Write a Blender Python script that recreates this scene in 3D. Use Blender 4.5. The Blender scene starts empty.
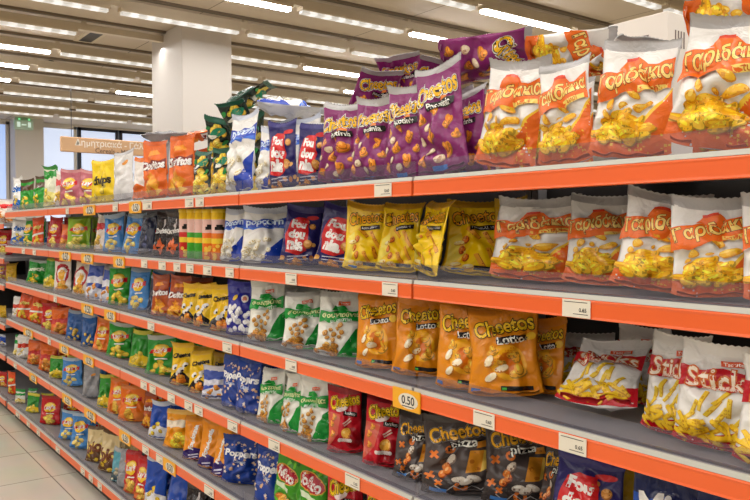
import bpy, math, random
import numpy as np
from mathutils import Vector, Matrix, Euler
from mathutils.geometry import tessellate_polygon

SC = bpy.context.scene
COL = SC.collection
PI = math.pi
rad = math.radians

# ------------------------------------------------------------------ camera frame
FPX, ANG, PIT = 760.0, rad(36.935), rad(1.622)
DC = 1.29                                   # camera stands 1.29 m in front of the shelf edge
ZC = 1.52                                   # eye height
CAM = Vector((-DC, 0, ZC))
FWD = Vector((math.sin(ANG) * math.cos(PIT), math.cos(ANG) * math.cos(PIT), -math.sin(PIT)))
RGT = Vector((math.cos(ANG), -math.sin(ANG), 0))
UPV = RGT.cross(FWD)

def ray(px, py):
    return FWD + RGT * ((px - 375) / FPX) + UPV * ((250 - py) / FPX)

def on_x(px, py, x):
    d = ray(px, py)
    return CAM + d * ((x + DC) / d.x)

def on_y(px, py, y):
    d = ray(px, py)
    return CAM + d * (y / d.y)

def on_z(px, py, z):
    d = ray(px, py)
    return CAM + d * ((z - ZC) / d.z)

def proj(p):
    q = Vector(p) - CAM
    w = q.dot(FWD)
    return 375 + FPX * q.dot(RGT) / w, 250 - FPX * q.dot(UPV) / w

# ------------------------------------------------------------------ materials
def lin(c):
    out = []
    for v in c:
        v = v / 255.0
        out.append(v / 12.92 if v <= 0.04045 else ((v + 0.055) / 1.055) ** 2.4)
    return tuple(out) + (1.0,)

MATS = {}

def base_mat(name):
    m = bpy.data.materials.new(name)
    m.use_nodes = True
    return m, m.node_tree, m.node_tree.nodes['Principled BSDF']

def film(c, rough=0.24, metal=0.0):
    """glossy printed foil with fine crinkles"""
    key = ('film', c, rough, metal)
    if key not in MATS:
        m, nt, b = base_mat('foil_%d_%d_%d' % c)
        b.inputs['Base Color'].default_value = lin(c)
        b.inputs['Roughness'].default_value = rough
        b.inputs['Metallic'].default_value = metal
        b.inputs['IOR'].default_value = 1.5
        b.inputs['Coat Weight'].default_value = 0.12
        b.inputs['Specular IOR Level'].default_value = 0.42
        b.inputs['Coat Roughness'].default_value = 0.1
        tc = nt.nodes.new('ShaderNodeTexCoord')
        n = nt.nodes.new('ShaderNodeTexNoise')
        n.inputs['Scale'].default_value = 20
        n.inputs['Detail'].default_value = 3.0
        n.inputs['Distortion'].default_value = 1.35
        bp = nt.nodes.new('ShaderNodeBump')
        bp.inputs['Strength'].default_value = 0.6
        bp.inputs['Distance'].default_value = 0.012
        nt.links.new(tc.outputs['Object'], n.inputs['Vector'])
        nt.links.new(n.outputs['Fac'], bp.inputs['Height'])
        nt.links.new(bp.outputs['Normal'], b.inputs['Normal'])
        MATS[key] = m
    return MATS[key]

def plain(name, c, rough=0.5, metal=0.0, spec=0.5, noise=0.0, nscale=8.0):
    key = ('plain', name)
    if key not in MATS:
        m, nt, b = base_mat(name)
        b.inputs['Base Color'].default_value = lin(c)
        b.inputs['Roughness'].default_value = rough
        b.inputs['Metallic'].default_value = metal
        b.inputs['Specular IOR Level'].default_value = spec
        if noise:
            tc = nt.nodes.new('ShaderNodeTexCoord')
            n = nt.nodes.new('ShaderNodeTexNoise')
            n.inputs['Scale'].default_value = nscale
            n.inputs['Detail'].default_value = 5
            mx = nt.nodes.new('ShaderNodeMix')
            mx.data_type = 'RGBA'
            mx.inputs[6].default_value = lin(tuple(int(v * (1 - noise)) for v in c))
            mx.inputs[7].default_value = lin(tuple(min(255, int(v * (1 + noise * 0.6))) for v in c))
            nt.links.new(tc.outputs['Object'], n.inputs['Vector'])
            nt.links.new(n.outputs['Fac'], mx.inputs[0])
            nt.links.new(mx.outputs[2], b.inputs['Base Color'])
        MATS[key] = m
    return MATS[key]

def emit(name, c, s):
    key = ('emit', name)
    if key not in MATS:
        m, nt, b = base_mat(name)
        b.inputs['Base Color'].default_value = lin((200, 200, 200))
        b.inputs['Emission Color'].default_value = lin(c)
        b.inputs['Emission Strength'].default_value = s
        MATS[key] = m
    return MATS[key]

def acrylic():
    key = 'acrylic'
    if key not in MATS:
        m, nt, b = base_mat('clear_acrylic')
        out = nt.nodes['Material Output']
        t = nt.nodes.new('ShaderNodeBsdfTransparent')
        t.inputs['Color'].default_value = (0.93, 0.93, 0.95, 1)
        g = nt.nodes.new('ShaderNodeBsdfGlossy')
        g.inputs['Roughness'].default_value = 0.18
        g.inputs['Color'].default_value = (0.9, 0.9, 0.95, 1)
        d = nt.nodes.new('ShaderNodeBsdfDiffuse')
        d.inputs['Color'].default_value = lin((150, 148, 158))
        m1 = nt.nodes.new('ShaderNodeMixShader')
        m1.inputs[0].default_value = 0.10
        m2 = nt.nodes.new('ShaderNodeMixShader')
        fr = nt.nodes.new('ShaderNodeFresnel')
        fr.inputs['IOR'].default_value = 1.2
        ge = nt.nodes.new('ShaderNodeNewGeometry')
        inv = nt.nodes.new('ShaderNodeMath')
        inv.operation = 'SUBTRACT'
        inv.inputs[0].default_value = 1.0
        mul = nt.nodes.new('ShaderNodeMath')
        mul.operation = 'MULTIPLY'
        nt.links.new(ge.outputs['Backfacing'], inv.inputs[1])
        nt.links.new(inv.outputs[0], mul.inputs[0])
        nt.links.new(fr.outputs[0], mul.inputs[1])
        nt.links.new(mul.outputs[0], m2.inputs[0])
        nt.links.new(t.outputs[0], m1.inputs[1])
        nt.links.new(d.outputs[0], m1.inputs[2])
        nt.links.new(m1.outputs[0], m2.inputs[1])
        nt.links.new(g.outputs[0], m2.inputs[2])
        nt.links.new(m2.outputs[0], out.inputs['Surface'])
        MATS[key] = m
    return MATS[key]

# ------------------------------------------------------------------ mesh helpers
class MB:
    """collects polygons, links them as ONE mesh object"""
    def __init__(self):
        self.v, self.f, self.m = [], [], []
        self.mats = []

    def slot(self, mat):
        if mat not in self.mats:
            self.mats.append(mat)
        return self.mats.index(mat)

    def box(self, lo, hi, mat, bev=0.0):
        s = self.slot(mat)
        x0, y0, z0 = lo
        x1, y1, z1 = hi
        b = len(self.v)
        if bev <= 0:
            self.v += [(x0, y0, z0), (x1, y0, z0), (x1, y1, z0), (x0, y1, z0),
                       (x0, y0, z1), (x1, y0, z1), (x1, y1, z1), (x0, y1, z1)]
            fs = [(0, 3, 2, 1), (4, 5, 6, 7), (0, 1, 5, 4), (1, 2, 6, 5), (2, 3, 7, 6), (3, 0, 4, 7)]
        else:
            self.v += []
            k = bev
            ring = lambda x0, y0, x1, y1, z: [(x0 + k, y0, z), (x1 - k, y0, z), (x1, y0 + k, z), (x1, y1 - k, z),
                                              (x1 - k, y1, z), (x0 + k, y1, z), (x0, y1 - k, z), (x0, y0 + k, z)]
            self.v += ring(x0 + k, y0 + k, x1 - k, y1 - k, z0) + ring(x0, y0, x1, y1, z0 + k)
            self.v += ring(x0, y0, x1, y1, z1 - k) + ring(x0 + k, y0 + k, x1 - k, y1 - k, z1)
            fs = [tuple(range(7, -1, -1)), tuple(range(24, 32))]
            for r in range(3):
                for i in range(8):
                    j = (i + 1) % 8
                    fs.append((r * 8 + i, r * 8 + j, r * 8 + 8 + j, r * 8 + 8 + i))
        for f in fs:
            self.f.append(tuple(b + i for i in f))
            self.m.append(s)

    def extrude_y(self, prof, y0, y1, mat):
        """closed profile of (x, z), counter-clockwise seen from -y"""
        s = self.slot(mat)
        b = len(self.v)
        n = len(prof)
        self.v += [(x, y0, z) for x, z in prof] + [(x, y1, z) for x, z in prof]
        self.f.append(tuple(b + i for i in range(n)))
        self.f.append(tuple(b + n + i for i in range(n - 1, -1, -1)))
        self.m += [s, s]
        for i in range(n):
            j = (i + 1) % n
            self.f.append((b + j, b + i, b + n + i, b + n + j))
            self.m.append(s)

    def lathe(self, prof, mat, seg=20, cx=0, cy=0):
        s = self.slot(mat)
        b = len(self.v)
        for r, z in prof:
            for i in range(seg):
                a = 2 * PI * i / seg
                self.v.append((cx + r * math.cos(a), cy + r * math.sin(a), z))
        n = len(prof)
        for k in range(n - 1):
            for i in range(seg):
                j = (i + 1) % seg
                self.f.append((b + k * seg + i, b + k * seg + j, b + (k + 1) * seg + j, b + (k + 1) * seg + i))
                self.m.append(s)
        self.f.append(tuple(b + i for i in range(seg - 1, -1, -1)))
        self.f.append(tuple(b + (n - 1) * seg + i for i in range(seg)))
        self.m += [s, s]

    def mesh(self, name, smooth=False):
        me = bpy.data.meshes.new(name)
        me.from_pydata(self.v, [], self.f)
        for m in self.mats:
            me.materials.append(m)
        me.polygons.foreach_set('material_index', self.m)
        if smooth:
            me.polygons.foreach_set('use_smooth', [True] * len(self.f))
        me.update()
        return me

    def build(self, name, parent=None, loc=None, smooth=False):
        o = bpy.data.objects.new(name, self.mesh(name, smooth))
        COL.objects.link(o)
        if parent is not None:
            o.parent = parent
        if loc is not None:
            o.location = loc
        return o

def tag(o, label=None, cat=None, group=None, kind=None):
    if label:
        o['label'] = label
    if cat:
        o['category'] = cat
    if group:
        o['group'] = group
    if kind:
        o['kind'] = kind
    return o

def empty(name, loc=(0, 0, 0), rot=(0, 0, 0)):
    o = bpy.data.objects.new(name, None)
    COL.objects.link(o)
    o.location = loc
    o.rotation_euler = rot
    return o

# ------------------------------------------------------------------ lettering
TXT = {}

def text_tris(s, off=0.0, shear=0.0):
    """triangles of a word, box-normalised to width 1 about its middle (the box is that of the unthickened word)"""
    key = (s, off, shear)
    if key in TXT:
        return TXT[key]
    def grab(o_):
        cu = bpy.data.curves.new('lettering', 'FONT')
        cu.body = s
        cu.size = 1
        cu.offset = o_
        cu.shear = shear
        cu.resolution_u = 3
        cu.fill_mode = 'FRONT'
        ob = bpy.data.objects.new('lettering', cu)
        COL.objects.link(ob)
        dg = bpy.context.evaluated_depsgraph_get()
        me = bpy.data.meshes.new_from_object(ob.evaluated_get(dg))
        me.calc_loop_triangles()
        v = [tuple(x.co[:2]) for x in me.vertices]
        t = [[v[i] for i in lt.vertices] for lt in me.loop_triangles]
        bpy.data.objects.remove(ob)
        bpy.data.curves.remove(cu)
        bpy.data.meshes.remove(me)
        return v, t
    v0, t0 = grab(0.0)
    xs = [p[0] for p in v0]
    ys = [p[1] for p in v0]
    x0, x1, y0, y1 = min(xs), max(xs), min(ys), max(ys)
    k = 1.0 / (x1 - x0)
    t = t0 if off == 0 else grab(off)[1]
    mid = ((x0 + x1) / 2, (y0 + y1) / 2)
    out = [[((p[0] - mid[0]) * k, (p[1] - mid[1]) * k) for p in q] for q in t]
    TXT[key] = (out, (y1 - y0) * k)
    return TXT[key]

# ------------------------------------------------------------------ printed designs
# A design is drawn on the bag's front: X from -1 to 1 across, Y from 0 to 2.8 up.
YM = 2.8

class Art:
    def __init__(self, seed=1):
        self.items = []                     # (colour, [triangles or convex polygons])
        self.r = random.Random(seed)

    def poly(self, c, pts):
        tr = tessellate_polygon([[Vector((x, y, 0)) for x, y in pts]])
        self.items.append((c, [[pts[i] for i in t] for t in tr]))

    def ell(self, c, cx, cy, rx, ry, rot=0, n=14):
        a = rad(rot)
        pts = []
        for i in range(n):
            t = 2 * PI * i / n
            x, y = rx * math.cos(t), ry * math.sin(t)
            pts.append((cx + x * math.cos(a) - y * math.sin(a), cy + x * math.sin(a) + y * math.cos(a)))
        self.items.append((c, [pts]))

    def rect(self, c, cx, cy, w, h, rot=0):
        a = rad(rot)
        pts = []
        for x, y in ((-w, -h), (w, -h), (w, h), (-w, h)):
            x, y = x / 2, y / 2
            pts.append((cx + x * math.cos(a) - y * math.sin(a), cy + x * math.sin(a) + y * math.cos(a)))
        self.items.append((c, [pts]))

    def band(self, c, y0, y1, wob=0.06, slope=0.0, x0=-1.0, x1=1.0, n=8, ph=0.0):
        lo = [(x0 + (x1 - x0) * i / n, y0 + slope * (x0 + (x1 - x0) * i / n) + wob * math.sin(2.2 * i + ph)) for i in range(n + 1)]
        hi = [(x0 + (x1 - x0) * i / n, y1 + slope * (x0 + (x1 - x0) * i / n) + wob * math.sin(1.7 * i + 1 + ph)) for i in range(n + 1)]
        self.poly(c, lo + hi[::-1])

    def word(self, c, s, cx, cy, w, rot=0, bow=0.0, bold=0.02, out=None, outw=0.05, hs=1.0, shear=0.0, out2=None, outw2=0.075):
        a = rad(rot)
        for col, off in ((out2, outw2), (out, outw), (c, bold)):
            if col is None:
                continue
            tr, hh = text_tris(s, off, shear)
            fin = []
            for t in tr:
                q = []
                for x, y in t:
                    x, y = x * w, y * w * hs
                    y += bow * (x / w * 2) ** 2
                    q.append((cx + x * math.cos(a) - y * math.sin(a), cy + x * math.sin(a) + y * math.cos(a)))
                fin.append(q)
            self.items.append((col, fin))

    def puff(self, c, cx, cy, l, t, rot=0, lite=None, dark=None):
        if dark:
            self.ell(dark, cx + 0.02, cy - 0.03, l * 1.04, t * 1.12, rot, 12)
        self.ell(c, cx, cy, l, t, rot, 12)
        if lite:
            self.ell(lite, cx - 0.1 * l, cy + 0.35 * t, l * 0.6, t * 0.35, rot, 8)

    def pile(self, cols, x0, x1, y0, y1, n, l, t, shape='puff'):
        r = self.r
        for i in range(n):
            k = i / max(1, n - 1)
            y = y1 + (y0 - y1) * k
            hw = (x1 - x0) / 2 * (0.35 + 0.65 * k)
            x = (x0 + x1) / 2 + r.uniform(-hw, hw)
            c = r.choice(cols)
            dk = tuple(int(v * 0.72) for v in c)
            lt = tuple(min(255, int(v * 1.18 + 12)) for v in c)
            if shape == 'stick':
                self.rect(dk, x + 0.02, y - 0.02, l * 2, t * 2.1, r.uniform(20, 150))
                self.rect(c, x, y, l * 2, t * 2, r.uniform(-40, 60))
            elif shape == 'tri':
                a = r.uniform(0, 360)
                self.poly(c, [(x + l * math.cos(rad(a + q)), y + l * math.sin(rad(a + q))) for q in (0, 110, 235)])
            else:
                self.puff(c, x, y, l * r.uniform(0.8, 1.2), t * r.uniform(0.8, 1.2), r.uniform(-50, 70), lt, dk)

    def dots(self, cols, n, s, y0=0.1, y1=2.6, x0=-0.9, x1=0.9, asp=0.8):
        r = self.r
        for i in range(n):
            self.ell(r.choice(cols), r.uniform(x0, x1), r.uniform(y0, y1), s * r.uniform(0.7, 1.3), s * asp * r.uniform(0.7, 1.3), r.uniform(0, 180), 9)

WHITE = (238, 236, 232)
SILV = (176, 174, 174)
ORG = (232, 106, 26)
BLK = (24, 20, 20)
YEL = (244, 190, 20)

def d_gar():
    a = Art(3)
    a.poly((245, 200, 60), [(-1, 0.58), (-0.2, 0.62), (0.25, 0.8), (0.62, 1.26), (1, 1.8), (1, 0), (-1, 0)])
    a.poly(ORG, [(-1, 0.52), (-0.15, 0.56), (0.3, 0.68), (0.67, 1.2), (1, 1.72), (1, 0), (-1, 0)])
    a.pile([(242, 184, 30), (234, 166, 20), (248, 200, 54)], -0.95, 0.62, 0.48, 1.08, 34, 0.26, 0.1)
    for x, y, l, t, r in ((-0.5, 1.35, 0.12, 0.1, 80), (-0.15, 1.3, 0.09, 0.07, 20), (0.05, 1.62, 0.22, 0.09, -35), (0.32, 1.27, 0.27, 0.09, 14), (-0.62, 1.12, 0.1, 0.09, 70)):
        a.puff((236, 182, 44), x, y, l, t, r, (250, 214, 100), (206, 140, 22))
    a.band(ORG, 1.62, 2.3, 0.05, 0.2, -1, 0.96)
    a.poly(ORG, [(-0.45, 2.2), (0.35, 2.3), (0.1, 2.55), (-0.25, 2.52)])
    a.rect((246, 216, 110), 0.52, 1.77, 0.7, 0.13, 12)
    a.word((190, 90, 20), 'τυρί', 0.52, 1.77, 0.3, 12)
    a.word((246, 214, 120), 'Γαριδάκια', 0.0, 2.02, 1.86, 12, 0, 0.022, (122, 56, 16), 0.05, 1.4)
    a.rect((214, 60, 26), -0.1, 2.52, 0.36, 0.1, 6)
    return a

def d_stk():
    a = Art(5)
    RED = (186, 20, 34)
    a.poly(RED, [(-1, 0.42), (-0.3, 0.34), (0.3, 0.5), (1, 0.95), (1, 0), (-1, 0)])
    r = a.r
    for x, y, rot in ((-0.55, 1.1, 70), (-0.35, 1.35, 82), (-0.1, 1.2, 60), (0.1, 1.0, 65), (0.25, 1.25, 85), (0.05, 1.5, 50), (0.5, 0.9, 60), (-0.7, 0.8, 50)):
        a.rect((206, 160, 40), x + 0.02, y - 0.02, 0.56, 0.1, rot)
        a.rect((240, 206, 60), x, y, 0.56, 0.09, rot)
    for i in range(26):
        x, y, rot = r.uniform(-0.85, 0.6), r.uniform(0.22, 0.72), r.uniform(-60, 60)
        a.rect((204, 150, 24), x + 0.02, y - 0.03, 0.5, 0.12, rot)
        a.rect((242, 200, 40), x, y, 0.5, 0.1, rot)
    a.band(RED, 1.7, 2.3, 0.05, 0.02)
    a.word((246, 232, 214), 'Sticks', 0.0, 2.02, 1.66, 2, 0, 0.012, (206, 110, 50), 0.055, 1.15)
    a.word((240, 220, 210), 'potato sticks', 0.0, 1.74, 0.9, 2)
    a.rect((216, 84, 40), 0.25, 2.52, 0.62, 0.2, 4)
    a.word((250, 240, 230), 'Tsoutsi', 0.25, 2.52, 0.5, 4)
    return a

def cheet(a, wc, oc, oc2, y=2.3, lab=None, labc=(250, 250, 240)):
    a.word(wc, 'Cheetos', 0.0, y, 1.7, 10, -0.06, 0.025, oc, 0.055, 1.5, 0.0, oc2, 0.08)
    if lab:
        a.rect(BLK, 0.25, y - 0.48, 0.95, 0.2, 7)
        a.word(labc, lab, 0.2, y - 0.48, 0.78, 7)

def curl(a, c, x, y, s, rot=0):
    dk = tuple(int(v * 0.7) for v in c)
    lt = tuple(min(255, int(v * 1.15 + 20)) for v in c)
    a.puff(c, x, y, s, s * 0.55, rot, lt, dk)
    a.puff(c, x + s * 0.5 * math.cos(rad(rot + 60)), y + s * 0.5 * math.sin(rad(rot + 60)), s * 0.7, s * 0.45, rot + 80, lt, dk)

def d_chp():
    a = Art(7)
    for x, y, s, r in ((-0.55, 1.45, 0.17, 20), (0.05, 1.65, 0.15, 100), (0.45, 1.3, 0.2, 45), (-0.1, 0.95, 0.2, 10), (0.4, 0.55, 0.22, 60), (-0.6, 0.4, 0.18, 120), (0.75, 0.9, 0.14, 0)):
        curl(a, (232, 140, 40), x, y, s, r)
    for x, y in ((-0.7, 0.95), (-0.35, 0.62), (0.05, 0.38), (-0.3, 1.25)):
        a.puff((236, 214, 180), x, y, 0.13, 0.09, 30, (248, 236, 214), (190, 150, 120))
    a.poly((228, 130, 60), [(0.2, 1.85), (0.5, 1.8), (0.45, 2.0), (0.25, 2.02)])
    a.rect((60, 120, 200), 0.1, 0.12, 0.5, 0.12)
    cheet(a, (242, 186, 26), BLK, (240, 236, 226), 2.28, 'Pacotinia')
    return a

def d_chy():
    a = Art(8)
    for x, y, r in ((0.42, 1.55, -58), (0.5, 0.85, -70), (0.62, 1.25, -50), (0.15, 0.6, -62), (-0.1, 1.7, -40)):
        a.rect((196, 110, 24), x + 0.03, y - 0.02, 0.56, 0.16, r)
        a.rect((240, 168, 40), x, y, 0.56, 0.14, r)
    a.poly((250, 228, 90), [(-0.9, 0.2), (-0.3, 0.9), (-0.5, 1.7), (-0.9, 1.4)])
    for x, y in ((-0.35, 1.4), (-0.45, 1.0), (-0.3, 0.7)):
        a.puff((232, 130, 40), x, y, 0.16, 0.09, 70, (248, 180, 90), (170, 70, 20))
    for x, y in ((-0.6, 0.4), (-0.2, 0.36), (-0.55, 1.25)):
        a.puff((246, 226, 150), x, y, 0.18, 0.08, 10, (252, 242, 200), (206, 150, 40))
    a.rect(BLK, 0.35, 0.3, 0.7, 0.16, -4)
    a.rect((60, 120, 190), -0.5, 0.16, 0.4, 0.12)
    cheet(a, (248, 172, 16), (34, 18, 10), None, 2.42, 'Δρακουλίνια')
    return a

def d_cho():
    a = Art(9)
    a.ell((246, 178, 30), 0.1, 1.15, 0.52, 0.62, 20)
    a.ell((222, 116, 18), 0.16, 1.1, 0.34, 0.4, 20)
    for x, y, s, r in ((-0.35, 1.5, 0.2, 30), (0.3, 1.35, 0.22, 100), (0.35, 0.8, 0.26, 20), (-0.1, 1.1, 0.16, 60)):
        curl(a, (244, 176, 50), x, y, s, r)
    for x, y, r in ((-0.4, 0.66, 40), (-0.1, 0.95, 20), (-0.45, 1.2, 60)):
        a.puff((244, 228, 190), x, y, 0.2, 0.11, r, (252, 246, 226), (190, 120, 30))
    a.rect(BLK, 0.3, 0.28, 0.85, 0.14, -3)
    a.rect((90, 190, 80), -0.04, 0.28, 0.12, 0.08)
    a.rect((60, 120, 200), -0.8, 0.2, 0.26, 0.14)
    cheet(a, (250, 206, 30), (34, 18, 10), None, 2.4, 'Lotto')
    a.ell((244, 196, 40), 0.78, 2.0, 0.16, 0.14)
    return a

def d_chr():
    a = Art(10)
    a.poly((206, 90, 70), [(-1, 0.2), (-0.4, 0.9), (-0.2, 1.8), (-1, 1.9)])
    a.ell((150, 12, 24), 0.45, 0.7, 0.5, 0.5)
    a.puff((240, 180, 70), 0.1, 0.95, 0.27, 0.24, 20, (252, 216, 130), (190, 110, 30))
    for k in range(6):
        a.ell((240, 232, 226), -0.3 + 0.13 * k, 0.62, 0.1, 0.09)
    for x, y in ((-0.75, 1.35), (-0.7, 0.9), (-0.6, 1.65)):
        curl(a, (232, 150, 50), x, y, 0.15, 40)
    a.rect((236, 200, 190), 0.15, 1.5, 0.5, 0.06, 30)
    a.rect((236, 200, 190), 0.2, 1.4, 0.5, 0.06, 30)
    a.ell((236, 214, 210), -0.15, 2.06, 0.35, 0.14, 12)
    cheet(a, (248, 206, 20), BLK, (240, 200, 30), 2.45)
    a.rect(BLK, 0.35, 1.82, 0.8, 0.2, -5)
    a.word((240, 240, 240), 'ketchup', 0.35, 1.82, 0.6, -5)
    return a

def d_chk():
    a = Art(11)
    a.poly((60, 52, 50), [(-1, 0.0), (1, 0), (1, 0.5), (-1, 0.9)])
    OR = (226, 120, 40)
    def ring(x, y, s):
        a.ell(OR, x, y, s, s * 1.1)
        a.ell((54, 48, 48), x, y, s * 0.5, s * 0.55)
    def cross(x, y, s, r):
        a.rect(OR, x, y, s * 2, s * 0.6, r + 45)
        a.rect(OR, x, y, s * 2, s * 0.6, r - 45)
    ring(-0.22, 1.72, 0.15)
    ring(0.05, 0.3, 0.2)
    cross(-0.7, 1.55, 0.17, 5)
    cross(-0.8, 0.75, 0.15, 20)
    cross(-0.55, 0.5, 0.12, 0)
    a.poly((226, 150, 40), [(0.2, 0.85), (0.62, 0.9), (0.78, 1.7), (0.36, 1.68)])
    a.poly((246, 206, 90), [(0.62, 0.9), (0.78, 1.0), (0.92, 1.66), (0.78, 1.7)])
    a.ell((190, 110, 24), 0.4, 1.3, 0.07, 0.08)
    a.ell((190, 110, 24), 0.55, 1.0, 0.08, 0.06)
    for x, y, r in ((0.0, 0.62, 10), (0.42, 0.66, -20), (0.2, 0.55, 30), (-0.2, 1.35, 60)):
        a.puff((226, 214, 196), x, y, 0.2, 0.11, r, (244, 238, 228), (130, 110, 96))
    for x, y in ((-0.35, 1.1), (-0.45, 0.8), (-0.3, 0.95)):
        a.puff((232, 130, 50), x, y, 0.14, 0.1, 60, (250, 190, 110), (150, 60, 20))
    for k in range(6):
        a.rect((190, 186, 184), -0.5 + 0.24 * k, 0.28, 0.34, 0.025, 40 if k % 2 else -40)
    a.rect((70, 130, 200), -0.55, 0.22, 0.45, 0.14, -6)
    cheet(a, (244, 180, 40), BLK, (150, 140, 130), 2.4, 'pizza')
    a.poly((232, 150, 50), [(0.55, 1.78), (0.85, 1.82), (0.82, 2.06), (0.58, 2.02)])
    return a

def d_fou():
    a = Art(12)
    a.dots([(206, 140, 60), (226, 170, 90), (190, 116, 44)], 16, 0.12, 0.2, 2.3, -0.95, 0.95, 0.95)
    for y0, y1 in ((0.3, 0.1), (0.45, 0.25)):
        a.rect((210, 206, 220), -0.1, y0, 1.1, 0.04, 4)
    a.poly((206, 34, 36), [(-0.75, 0.62), (-0.1, 0.5), (0.35, 0.72), (0.42, 1.4), (0.25, 2.45), (-0.3, 2.5), (-0.65, 2.3), (-0.85, 1.5)])
    a.word(WHITE, 'Fou', -0.2, 2.1, 0.75, -6, 0, 0.06, (120, 16, 20), 0.05)
    a.word(WHITE, 'dou', -0.22, 1.55, 0.85, -6, 0, 0.06, (120, 16, 20), 0.05)
    a.word(WHITE, 'nia', -0.25, 1.0, 0.8, -6, 0, 0.06, (120, 16, 20), 0.05)
    a.puff((216, 150, 70), 0.4, 1.05, 0.22, 0.2, 0, (240, 190, 120), (150, 90, 30))
    a.puff((216, 150, 70), 0.55, 2.0, 0.15, 0.14, 0, (240, 190, 120), (150, 90, 30))
    a.ell((206, 40, 44), 0.5, 2.5, 0.34, 0.12)
    a.pile([(206, 140, 60), (186, 112, 40)], -0.7, 0.3, 0.05, 0.25, 10, 0.12, 0.09)
    return a

def d_pop():
    a = Art(13)
    BL = (24, 62, 176)
    a.poly(BL, [(0.05, 0.35), (0.5, 0.9), (1, 1.5), (1, 0), (-0.1, 0)])
    a.band(BL, 1.9, 2.38, 0.05, 0.05)
    a.band((60, 110, 214), 1.86, 1.96, 0.05, 0.05)
    a.word((214, 232, 250), 'popcorn', 0.0, 2.15, 1.7, 3, 0, 0.03, (40, 90, 196), 0.05)
    r = a.r
    for i in range(30):
        x, y = r.uniform(-0.9, 0.35), r.uniform(0.2, 1.5)
        a.ell((206, 190, 150), x + 0.02, y - 0.03, 0.13, 0.11, r.uniform(0, 90), 9)
        a.ell((248, 244, 226), x, y, 0.12, 0.1, r.uniform(0, 90), 9)
        a.ell((226, 196, 120), x + 0.02, y - 0.01, 0.04, 0.04, 0, 6)
    return a

def d_dra():
    a = Art(14)
    GR = (20, 148, 52)
    a.poly(GR, [(-0.1, 0), (0.2, 0.45), (0.7, 1.3), (1, 1.5), (1, 0)])
    a.pile([(206, 150, 60), (190, 126, 44), (222, 172, 84)], -0.95, 0.35, 0.12, 0.55, 26, 0.11, 0.09)
    for x, y in ((-0.5, 0.85), (-0.25, 1.0), (0.0, 0.9), (-0.4, 1.2), (-0.1, 1.3), (0.12, 1.15), (-0.6, 1.05), (-0.25, 0.75), (0.05, 1.45)):
        a.puff((206, 150, 64), x, y, 0.1, 0.08, 40, (230, 186, 110), (150, 96, 30))
    a.band(GR, 1.6, 2.1, 0.05, 0.05, -0.92, 0.92)
    a.poly(GR, [(-0.4, 2.1), (0.3, 2.14), (0.1, 2.36), (-0.35, 2.32)])
    a.word((224, 236, 170), 'Φουντούνια', 0.0, 1.9, 1.6, 4, 0, 0.03, (120, 90, 30), 0.05)
    a.word((240, 250, 240), 'με φιστίκι', 0.05, 1.65, 0.9, 4)
    a.rect((222, 90, 40), 0.1, 2.48, 0.5, 0.18, 4)
    a.word((250, 240, 230), 'Tsoutsi', 0.1, 2.48, 0.4, 4)
    return a

def d_ppr():
    a = Art(15)
    r = a.r
    for i in range(44):
        x, y, s, q = r.uniform(-0.95, 0.95), r.uniform(0.1, 2.6), r.uniform(0.05, 0.13), r.uniform(0, 72)
        if 1.55 < y < 2.05:
            continue
        pts = []
        for k in range(10):
            rr = s if k % 2 == 0 else s * 0.55
            pts.append((x + rr * math.cos(rad(q + 36 * k)), y + rr * math.sin(rad(q + 36 * k))))
        a.poly(r.choice([(226, 196, 160), (214, 176, 136), (238, 222, 200)]), pts)
    a.word((244, 244, 246), 'Poppers', 0.0, 1.82, 1.7, -4, 0, 0.045)
    a.word((190, 206, 236), 'Classic', 0.0, 1.42, 0.7, -4)
    return a

def d_dor():
    a = Art(16)
    a.pile([(240, 170, 40), (226, 140, 30), (248, 196, 70)], -0.7, 0.7, 0.3, 1.1, 16, 0.28, 0.2, 'tri')
    a.band((120, 30, 16), 1.5, 1.95, 0.05, 0.05, -0.95, 0.95)
    a.word(WHITE, 'Doritos', 0.0, 1.72, 1.75, 3, 0, 0.05, BLK, 0.05)
    a.poly((250, 160, 40), [(-0.6, 2.2), (0.5, 2.3), (0.2, 2.55), (-0.4, 2.5)])
    return a

def d_ovn():
    a = Art(17)
    a.pile([(236, 196, 60), (224, 174, 40), (246, 214, 96)], -0.95, 0.9, 0.1, 1.5, 26, 0.34, 0.22)
    a.pile([(236, 200, 70), (224, 178, 50)], -0.6, 0.9, 2.1, 2.7, 7, 0.3, 0.18)
    a.ell((20, 120, 84), 0.2, 2.2, 0.6, 0.3, 20)
    a.ell((236, 232, 220), -0.3, 1.85, 0.4, 0.13, 8)
    a.ell((34, 134, 60), 0.6, 1.5, 0.3, 0.16, 40)
    a.ell((34, 134, 60), -0.75, 2.3, 0.22, 0.14, 40)
    return a

def crisps(bg2=None, chip=(240, 196, 60), seed=20, badge=True, n=9, low=None, word='Lay\'s', wc=WHITE):
    """crisp bag: yellow badge crossed by a red ribbon, potato crisps below"""
    def f():
        a = Art(seed)
        if bg2:
            a.poly(bg2, [(-1, 0), (1, 0), (1, 0.7), (0.2, 0.95), (-1, 0.5)])
        if low:
            a.poly(low, [(-1, 0), (1, 0), (1, 0.4), (-1, 0.4)])
        a.pile([chip, tuple(int(v * 0.92) for v in chip)], -0.8, 0.8, 0.2, 0.9, n, 0.24, 0.19)
        if badge:
            a.ell((246, 196, 40), 0.0, 1.85, 0.62, 0.52)
            a.ell((252, 222, 110), 0.0, 1.95, 0.44, 0.34)
            a.band((204, 22, 34), 1.66, 1.98, 0.03, 0.1, -0.75, 0.75)
            a.word(WHITE, word, 0.0, 1.82, 0.95, 6, 0, 0.04, (204, 22, 34), 0.05)
        a.rect(wc, 0.1, 1.2, 0.8, 0.1, 4)
        return a
    return f

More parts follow.
